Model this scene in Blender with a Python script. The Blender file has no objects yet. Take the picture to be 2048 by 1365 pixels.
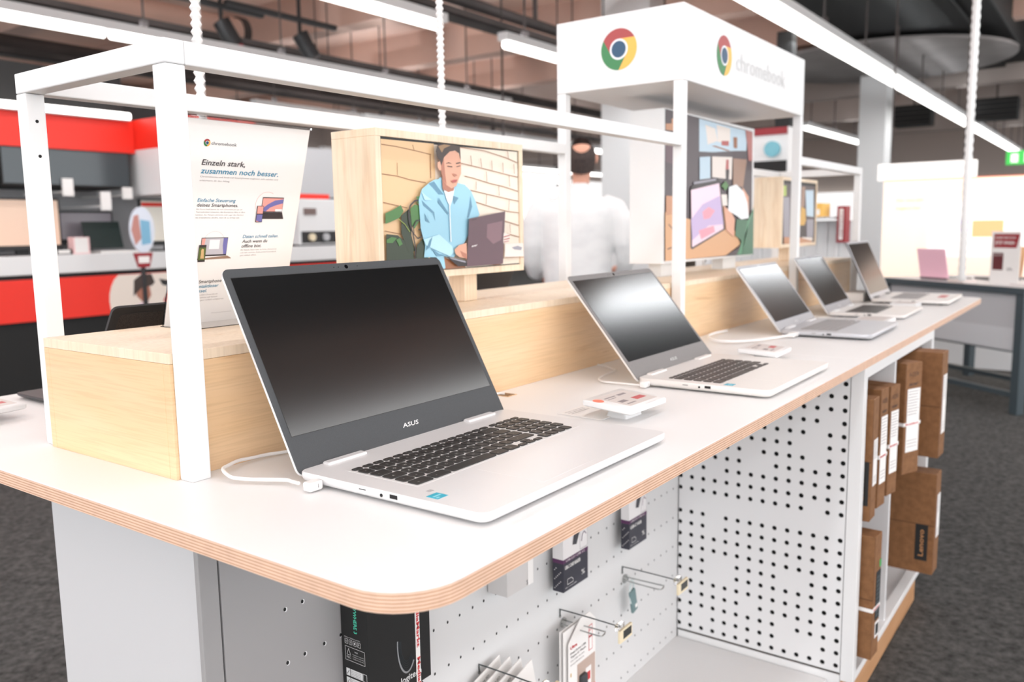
import bpy, math, random
from mathutils import Matrix, Vector
random.seed(4)
TH = .812            # table top height; everything below is measured from the table top
sc = bpy.context.scene
COL = sc.collection
# ---------------------------------------------------------------- camera, world, light, exposure
def cam():
    cd = bpy.data.cameras.new('camera'); o = bpy.data.objects.new('camera', cd); COL.objects.link(o)
    cd.sensor_width = 36; cd.lens = 1695.69/2048*36; cd.clip_start = .02; cd.clip_end = 200
    y, p, r = math.radians(35.9445), math.radians(-7.6126), math.radians(-.8864)
    fw = Vector((math.cos(p)*math.cos(y), math.cos(p)*math.sin(y), math.sin(p)))
    rt = Vector((math.sin(y), -math.cos(y), 0)); up = rt.cross(fw)
    rt2 = rt*math.cos(r)+up*math.sin(r); up2 = -rt*math.sin(r)+up*math.cos(r)
    M = Matrix((rt2, up2, -fw)).transposed().to_4x4(); M.translation = Vector((-.4401, -.4178, .2786+TH))
    o.matrix_world = M
    cd.dof.use_dof = True; cd.dof.focus_distance = 1.02; cd.dof.aperture_fstop = 5.4
    sc.camera = o
cam()
w = bpy.data.worlds.new('World'); sc.world = w; w.use_nodes = True
w.node_tree.nodes['Background'].inputs[0].default_value = (.94, .97, 1, 1)
w.node_tree.nodes['Background'].inputs[1].default_value = 3.7
EXPO = .03
vs = sc.view_settings; vs.view_transform = 'Standard'; vs.look = 'None'; vs.gamma = 1; vs.exposure = EXPO
def area(name, loc, sx, sy, power, color=(.93, .965, 1), rz=0):
    l = bpy.data.lights.new(name, 'AREA'); l.shape = 'RECTANGLE'; l.size = sx; l.size_y = sy; l.energy = power; l.color = color
    o = bpy.data.objects.new(name, l); COL.objects.link(o); o.location = (loc[0], loc[1], loc[2]+TH); o.rotation_euler = (0, 0, rz)
    return o
# light of the LED rows that hang over the shop floor (each row's tubes are built further down)
KD, KU = .25, .40
ROWS = [  # y, z, x0, x1, power
    (6.45, 1.9, 0.6, 9, 240), (4.2, 1.9, 3.6, 5.0, 60), (4.2, 1.9, 5.9, 12, 160), (9.0, 1.9, 6.9, 17, 220),
    (1.95, 1.9, -3, 25, 330), (-.3, 1.9, -4.5, 2.0, 115), (-.3, 1.9, 4.0, 13, 200), (-1.95, 1.9, -4.5, 7.2, 215), (4.2, 1.9, 14.6, 18.6, 60), (-4.6, 1.9, -4.5, 16, 200), (3.3, 1.9, -2, 2.6, 110)]  # last row is added, unseen, to brighten the red booth
for i, (y, z, a, b, p) in enumerate(ROWS):      # bare tubes shine down and up
    area('strip_lamp', ((a+b)/2, y, z-.09), b-a, .16, p*KD)
    area('strip_lamp_up', ((a+b)/2, y, z+.10), b-a, .12, p*KU).rotation_euler = (math.pi, 0, 0)
# ---------------------------------------------------------------- materials
MATS = {}
def mat(n, c, rough=.5, metal=0, spec=.5, emis=None, alpha=None, trans=0):
    if n in MATS: return MATS[n]
    m = bpy.data.materials.new(n); m.use_nodes = True; b = m.node_tree.nodes['Principled BSDF']
    b.inputs['Base Color'].default_value = (*c, 1); b.inputs['Roughness'].default_value = rough; b.inputs['Metallic'].default_value = metal
    b.inputs['Specular IOR Level'].default_value = spec; b.inputs['Transmission Weight'].default_value = trans
    if emis: b.inputs['Emission Color'].default_value = (*c, 1); b.inputs['Emission Strength'].default_value = emis
    MATS[n] = m; return m
def noisy(n, c1, c2, scale, rough=.6, stretch=(1, 1, 1), detail=4, lo=.35, hi=.65, bump=0, spec=.5, metal=0):
    m = mat(n, c1, rough, metal, spec); t = m.node_tree; b = t.nodes['Principled BSDF']
    tc = t.nodes.new('ShaderNodeTexCoord'); mp = t.nodes.new('ShaderNodeMapping'); mp.inputs['Scale'].default_value = stretch
    nz = t.nodes.new('ShaderNodeTexNoise'); nz.inputs['Scale'].default_value = scale; nz.inputs['Detail'].default_value = detail
    rp = t.nodes.new('ShaderNodeValToRGB'); rp.color_ramp.elements[0].position = lo; rp.color_ramp.elements[1].position = hi
    rp.color_ramp.elements[0].color = (*c1, 1); rp.color_ramp.elements[1].color = (*c2, 1)
    t.links.new(tc.outputs['Object'], mp.inputs[0]); t.links.new(mp.outputs[0], nz.inputs[0]); t.links.new(nz.outputs[0], rp.inputs[0]); t.links.new(rp.outputs[0], b.inputs['Base Color'])
    if bump:
        bp = t.nodes.new('ShaderNodeBump'); bp.inputs['Strength'].default_value = bump; t.links.new(nz.outputs[0], bp.inputs['Height']); t.links.new(bp.outputs[0], b.inputs['Normal'])
    return m
def srgb(r, g, b):
    f = lambda v: (v/255/12.92) if v/255 <= .04045 else ((v/255+.055)/1.055)**2.4
    return (f(r), f(g), f(b))
WHITE = mat('white_powder_coat', (.77, .77, .77), .45)
LAM = mat('white_laminate', (.81, .81, .81), .38)
PANEL = mat('white_sheet_metal', (.74, .74, .745), .5)
GREYM = mat('grey_sheet_metal', (.36, .35, .35), .42)
HOLE = mat('hole_black', (.008, .008, .008), .8)
BLK = mat('black_plastic', (.016, .016, .017), .5)
LENS = mat('camera_lens', (.004, .004, .005), .1)
BEZ = noisy('charcoal_bezel', srgb(52, 55, 58), srgb(70, 73, 76), 2200, .55, lo=.3, hi=.7)
BEZ2 = noisy('grey_bezel', srgb(110, 108, 108), srgb(135, 132, 131), 2000, .5)
SCR = mat('matte_screen', (.005, .0052, .0055), .16, 0, .8)
SIL = mat('silver_lid', (.74, .74, .745), .35, .15)
SIL2 = mat('warm_silver', (.78, .755, .73), .35, .1)
GREYL = mat('grey_aluminium', (.55, .56, .59), .35, .35)
DARKL = mat('dark_aluminium', (.05, .052, .056), .4, .3)
KEY = mat('key_black', (.022, .021, .020), .45)
KEY2 = mat('key_brown_grey', (.055, .047, .043), .45)
KEYG = mat('key_grey', (.33, .32, .32), .5)
LEG = mat('key_legend', (.62, .62, .6), .5)
TEAL = mat('sticker_teal', srgb(40, 165, 190), .4)
CABLE = mat('white_cable', (.86, .85, .84), .4)
RED = mat('shop_red', srgb(240, 48, 32), .5)
REDD = mat('dark_red', srgb(150, 30, 40), .5)
PAPER = mat('paper', (.86, .84, .82), .6)
ACR = mat('clear_acrylic', (1, 1, 1), .03, trans=1)
CARD = noisy('cardboard', srgb(136, 94, 58), srgb(122, 82, 48), 60, .75)
CARDD = mat('cardboard_seam', srgb(95, 62, 36), .8)
STEEL = mat('steel_wire', (.45, .46, .45), .25, 1)
DSTEEL = mat('dark_wire', (.10, .11, .11), .35, .8)
CREAM = mat('cream_plastic', srgb(236, 222, 190), .5)
TUBE = mat('led_tube', (1, .98, .95), .5, emis=4.0)
CONC = noisy('ceiling_paint', srgb(232, 192, 172), srgb(200, 172, 160), .5, .9, lo=.3, hi=.7)
CONCD = noisy('duct_grey', srgb(84, 76, 74), srgb(60, 55, 54), 1.2, .8)
BLACKW = mat('black_fascia', (.010, .010, .010), .7)
SLATE = mat('slate_frame', srgb(62, 74, 80), .5)
GLASSG = mat('frosted_grey', srgb(186, 187, 190), .5)
def make_wood(n, c1, c2, c3, vertical=False):
    m = mat(n, c1, .42); t = m.node_tree; b = t.nodes['Principled BSDF']
    tc = t.nodes.new('ShaderNodeTexCoord'); mp = t.nodes.new('ShaderNodeMapping'); mp.inputs['Scale'].default_value = (6, 6, .8) if vertical else (1.2, 1.2, 9)
    nz = t.nodes.new('ShaderNodeTexNoise'); nz.inputs['Scale'].default_value = 2.2; nz.inputs['Detail'].default_value = 5; nz.inputs['Distortion'].default_value = .6
    mp2 = t.nodes.new('ShaderNodeMapping'); mp2.inputs['Scale'].default_value = (60, 60, 3) if vertical else (4, 4, 130)
    n2 = t.nodes.new('ShaderNodeTexNoise'); n2.inputs['Scale'].default_value = 3; n2.inputs['Detail'].default_value = 3
    r1 = t.nodes.new('ShaderNodeValToRGB'); e = r1.color_ramp.elements; e[0].position = .3; e[0].color = (*c1, 1); e[1].position = .62; e[1].color = (*c2, 1)
    k = e.new(.66); k.color = (*c3, 1); k = e.new(.70); k.color = (*c1, 1)
    r2 = t.nodes.new('ShaderNodeValToRGB'); r2.color_ramp.elements[0].color = (.88, .86, .83, 1); r2.color_ramp.elements[1].color = (1, 1, 1, 1); r2.color_ramp.elements[0].position = .35; r2.color_ramp.elements[1].position = .55
    mx = t.nodes.new('ShaderNodeMixRGB'); mx.blend_type = 'MULTIPLY'; mx.inputs[0].default_value = .7
    for a, c in ((mp, nz), (mp2, n2)): t.links.new(tc.outputs['Object'], a.inputs[0]); t.links.new(a.outputs[0], c.inputs[0])
    t.links.new(nz.outputs[0], r1.inputs[0]); t.links.new(n2.outputs[0], r2.inputs[0]); t.links.new(r1.outputs[0], mx.inputs[1]); t.links.new(r2.outputs[0], mx.inputs[2]); t.links.new(mx.outputs[0], b.inputs['Base Color'])
    return m
MAPLE = make_wood('maple_veneer', (.82, .59, .37), (.79, .54, .31), (.66, .41, .22))
MAPLEV = make_wood('maple_veneer_upright', (.86, .72, .56), (.84, .68, .50), (.78, .60, .42), True)
OAK = make_wood('oak_plinth', srgb(205, 160, 120), srgb(190, 142, 100), srgb(160, 115, 80))
def make_ply():
    m = mat('birch_ply_edge', (.6, .4, .3), .6); t = m.node_tree; b = t.nodes['Principled BSDF']
    g = t.nodes.new('ShaderNodeTexCoord'); s = t.nodes.new('ShaderNodeSeparateXYZ'); mu = t.nodes.new('ShaderNodeMath'); mu.operation = 'MULTIPLY'; mu.inputs[1].default_value = 1/.0031*6.2832
    si = t.nodes.new('ShaderNodeMath'); si.operation = 'SINE'; r = t.nodes.new('ShaderNodeValToRGB'); nz = t.nodes.new('ShaderNodeTexNoise'); nz.inputs['Scale'].default_value = 60
    mr = t.nodes.new('ShaderNodeMapRange'); mr.inputs[1].default_value = -1
    r.color_ramp.elements[0].color = (*srgb(205, 160, 130), 1); r.color_ramp.elements[1].color = (*srgb(240, 205, 180), 1); r.color_ramp.elements[0].position = .18; r.color_ramp.elements[1].position = .5
    mx = t.nodes.new('ShaderNodeMixRGB'); mx.blend_type = 'MULTIPLY'; mx.inputs[0].default_value = .25
    t.links.new(g.outputs['Object'], s.inputs[0]); t.links.new(s.outputs[2], mu.inputs[0]); t.links.new(mu.outputs[0], si.inputs[0]); t.links.new(si.outputs[0], mr.inputs[0]); t.links.new(mr.outputs[0], r.inputs[0])
    t.links.new(r.outputs[0], mx.inputs[1]); t.links.new(g.outputs['Object'], nz.inputs[0]); t.links.new(nz.outputs[0], mx.inputs[2]); t.links.new(mx.outputs[0], b.inputs['Base Color'])
    return m
PLY = make_ply()
CARPET = noisy('carpet', srgb(54, 55, 55), srgb(97, 97, 96), 55, .95, detail=14, lo=.28, hi=.75, bump=.3, spec=.1)
FABRIC = noisy('dark_fabric', srgb(40, 36, 34), srgb(66, 60, 56), 900, .9, lo=.4, hi=.6)
SHIRT = mat('white_shirt', (.80, .79, .79), .8)
# ---------------------------------------------------------------- mesh builder
TOP = []
def thing(name, label, cat, loc=(0, 0, 0), rz=0, group=None, kind=None):
    o = bpy.data.objects.new(name, None); COL.objects.link(o); o.location = loc; o.rotation_euler = (0, 0, rz); o.empty_display_size = .05
    if label: o['label'] = label
    if cat: o['category'] = cat
    if group: o['group'] = group
    if kind: o['kind'] = kind
    TOP.append(o); return o
def wmat(o):
    m = Matrix.Translation(o.location) @ o.rotation_euler.to_matrix().to_4x4()
    return (wmat(o.parent) @ m) if o.parent else m
def rrect(x0, y0, x1, y1, r, n=5):
    pts = []
    for cx, cy, a0 in ((x1-r, y1-r, 0), (x0+r, y1-r, 90), (x0+r, y0+r, 180), (x1-r, y0+r, 270)):
        for i in range(n+1):
            a = math.radians(a0+90*i/n); pts.append((cx+r*math.cos(a), cy+r*math.sin(a)))
    return pts
class B:
    def __init__(s, M=None): s.v = []; s.f = []; s.m = []; s.M = M
    def add(s, vs, fs, mi=0, M=None):
        k = len(s.v); T = M if M is not None else s.M
        if M is not None and s.M is not None: T = s.M @ M
        for p in vs:
            p = Vector(p); s.v.append(tuple(T @ p) if T is not None else tuple(p))
        for f in fs: s.f.append([i+k for i in f]); s.m.append(mi)
        return s
    def box(s, x0, y0, z0, x1, y1, z1, mi=0, M=None, side=None):
        vs = [(x, y, z) for z in (z0, z1) for x, y in ((x0, y0), (x1, y0), (x1, y1), (x0, y1))]
        s.add(vs, [(3, 2, 1, 0), (4, 5, 6, 7)], mi, M); k = len(s.v)-8
        for f in ((0, 1, 5, 4), (1, 2, 6, 5), (2, 3, 7, 6), (3, 0, 4, 7)): s.f.append([i+k for i in f]); s.m.append(mi if side is None else side)
        return s
    def layers(s, fn, ls, mi=0, mids=None, M=None):
        # fn(inset) -> outline; ls = [(z, inset)]
        n = len(fn(0)); vs = []
        for z, i in ls: vs += [(x, y, z) for x, y in fn(i)]
        fs = [list(range(n))[::-1], list(range((len(ls)-1)*n, len(ls)*n))]; k = len(s.v); s.add(vs, [], mi, M)
        s.f.append([i+k for i in fs[0]]); s.m.append(mi); s.f.append([i+k for i in fs[1]]); s.m.append(mids[-1] if mids else mi)
        for j in range(len(ls)-1):
            for i in range(n):
                a = j*n+i; b = j*n+(i+1) % n; s.f.append([k+a, k+b, k+b+n, k+a+n]); s.m.append(mids[j] if mids else mi)
        return s
    def cyl(s, p, q, r, mi=0, n=12, r2=None, M=None):
        p = Vector(p); q = Vector(q); d = (q-p).normalized(); a = d.orthogonal().normalized(); b = d.cross(a); r2 = r if r2 is None else r2; vs = []
        for c, rr in ((p, r), (q, r2)):
            for i in range(n):
                t = 2*math.pi*i/n; vs.append(c+(a*math.cos(t)+b*math.sin(t))*rr)
        fs = [list(range(n))[::-1], list(range(n, 2*n))]+[[i, (i+1) % n, n+(i+1) % n, n+i] for i in range(n)]
        return s.add(vs, fs, mi, M)
    def tube(s, pts, r, mi=0, n=8, M=None, smooth=4):
        P = [Vector(p) for p in pts]
        if smooth and len(P) > 2:
            Q = []
            for i in range(len(P)-1):
                p0 = P[max(i-1, 0)]; p1 = P[i]; p2 = P[i+1]; p3 = P[min(i+2, len(P)-1)]
                for j in range(smooth):
                    t = j/smooth; Q.append(.5*((2*p1)+(p2-p0)*t+(2*p0-5*p1+4*p2-p3)*t*t+(-p0+3*p1-3*p2+p3)*t**3))
            Q.append(P[-1]); P = Q
        vs = []; a = None
        for i, p in enumerate(P):
            d = (P[min(i+1, len(P)-1)]-P[max(i-1, 0)]).normalized()
            a = d.orthogonal().normalized() if a is None else (a-d*a.dot(d)).normalized(); b = d.cross(a)
            for k in range(n):
                t = 2*math.pi*k/n; vs.append(p+(a*math.cos(t)+b*math.sin(t))*r)
        m = len(P); fs = [list(range(n))[::-1], list(range((m-1)*n, m*n))]
        for i in range(m-1):
            for k in range(n): fs.append([i*n+k, i*n+(k+1) % n, (i+1)*n+(k+1) % n, (i+1)*n+k])
        return s.add(vs, fs, mi, M)
    def lathe(s, prof, mi=0, n=20, M=None):
        vs = []; fs = []
        for r, z in prof:
            for i in range(n): t = 2*math.pi*i/n; vs.append((r*math.cos(t), r*math.sin(t), z))
        for j in range(len(prof)-1):
            for i in range(n): fs.append([j*n+i, j*n+(i+1) % n, (j+1)*n+(i+1) % n, (j+1)*n+i])
        fs.append(list(range(n))[::-1]); fs.append([(len(prof)-1)*n+i for i in range(n)])
        return s.add(vs, fs, mi, M)
    def ell(s, c, r, mi=0, n=14, m=9, M=None):
        vs = []; fs = []
        for j in range(1, m):
            p = math.pi*j/m
            for i in range(n): t = 2*math.pi*i/n; vs.append((c[0]+r[0]*math.sin(p)*math.cos(t), c[1]+r[1]*math.sin(p)*math.sin(t), c[2]+r[2]*math.cos(p)))
        for j in range(m-2):
            for i in range(n): fs.append([j*n+i, (j+1)*n+i, (j+1)*n+(i+1) % n, j*n+(i+1) % n])
        fs.append(list(range(n))); fs.append([(m-2)*n+i for i in range(n)][::-1])
        return s.add(vs, fs, mi, M)
    def poly(s, pts, mi=0, z=0, M=None):
        return s.add([(p[0], p[1], z) for p in pts], [list(range(len(pts)))], mi, M)
    def stroke(s, pts, w, mi=0, z=0, M=None):
        for (a, b), (c, d) in zip(pts[:-1], pts[1:]):
            L = math.hypot(c-a, d-b) or 1; nx, ny = -(d-b)/L*w/2, (c-a)/L*w/2
            s.add([(a+nx, b+ny, z), (a-nx, b-ny, z), (c-nx, d-ny, z), (c+nx, d+ny, z)], [(0, 1, 2, 3)], mi, M)
        return s
    def make(s, name, mats, parent=None, world=False, bevel=0, smooth=False, seg=2, tag=None, org=None):
        me = bpy.data.meshes.new(name); vs = s.v
        o = bpy.data.objects.new(name, me); COL.objects.link(o)
        if parent is not None:
            o.parent = parent
            if world:
                I = wmat(parent).inverted(); vs = [tuple(I @ Vector(p)) for p in vs]
        else:
            if org is None:
                xs = [p[0] for p in vs]; ys = [p[1] for p in vs]; zs = [p[2] for p in vs]
                org = ((min(xs)+max(xs))/2, (min(ys)+max(ys))/2, min(zs))
            vs = [(p[0]-org[0], p[1]-org[1], p[2]-org[2]) for p in vs]; o.location = org; TOP.append(o)
        me.from_pydata(vs, [], s.f); me.polygons.foreach_set('material_index', s.m)
        for m in (mats if isinstance(mats, (list, tuple)) else [mats]): me.materials.append(m)
        if smooth:
            me.polygons.foreach_set('use_smooth', [True]*len(me.polygons))
            try: me.set_sharp_from_angle(angle=math.radians(40))
            except Exception: pass
        me.update()
        if bevel:
            md = o.modifiers.new('bevel', 'BEVEL'); md.width = bevel; md.segments = seg; md.limit_method = 'ANGLE'
        if tag:
            for k, v in tag.items(): o[k] = v
        return o
def tagd(label, cat, group=None):
    d = dict(label=label, category=cat)
    if group: d['group'] = group
    return d
def struct(b, name, m, **k): return b.make(name, m, tag={'kind': 'structure'}, **k)
_tc = {}
def glyphs(txt, shear=0, bold=0):
    key = (txt, shear, bold)
    if key not in _tc:
        c = bpy.data.curves.new('t', 'FONT'); c.body = txt; c.size = 1; c.shear = shear; c.offset = bold; c.resolution_u = 2
        o = bpy.data.objects.new('t', c); me = bpy.data.meshes.new_from_object(o)
        vs = [tuple(v.co) for v in me.vertices]; fs = [list(p.vertices) for p in me.polygons]
        bpy.data.objects.remove(o); bpy.data.curves.remove(c); bpy.data.meshes.remove(me); _tc[key] = (vs, fs)
    return _tc[key]
def text(b, txt, x, y, w=None, h=None, mi=0, z=0, M=None, shear=0, rot=0, bold=0, center=False):
    """x,y = baseline start; w = width to fill; h = cap height"""
    vs, fs = glyphs(txt, shear, bold)
    if not vs: return b
    x0 = min(v[0] for v in vs); x1 = max(v[0] for v in vs); sw = (w/(x1-x0)) if w else h/.7; sh = (h/.7) if h else sw
    c, s = math.cos(rot), math.sin(rot); out = []
    for v in vs:
        a = (v[0]-x0)*sw; d = v[1]*sh
        if center: a -= (x1-x0)*sw/2; d -= sh*.35
        out.append((x+a*c-d*s, y+a*s+d*c, z))
    return b.add(out, fs, mi, M)
def frame3(o, u, v):          # local (a,b,c) -> o + a*u + b*v + c*(u x v)
    u = Vector(u).normalized(); v = Vector(v).normalized(); n = u.cross(v)
    M = Matrix((u, v, n)).transposed().to_4x4(); M.translation = Vector(o); return M
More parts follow.
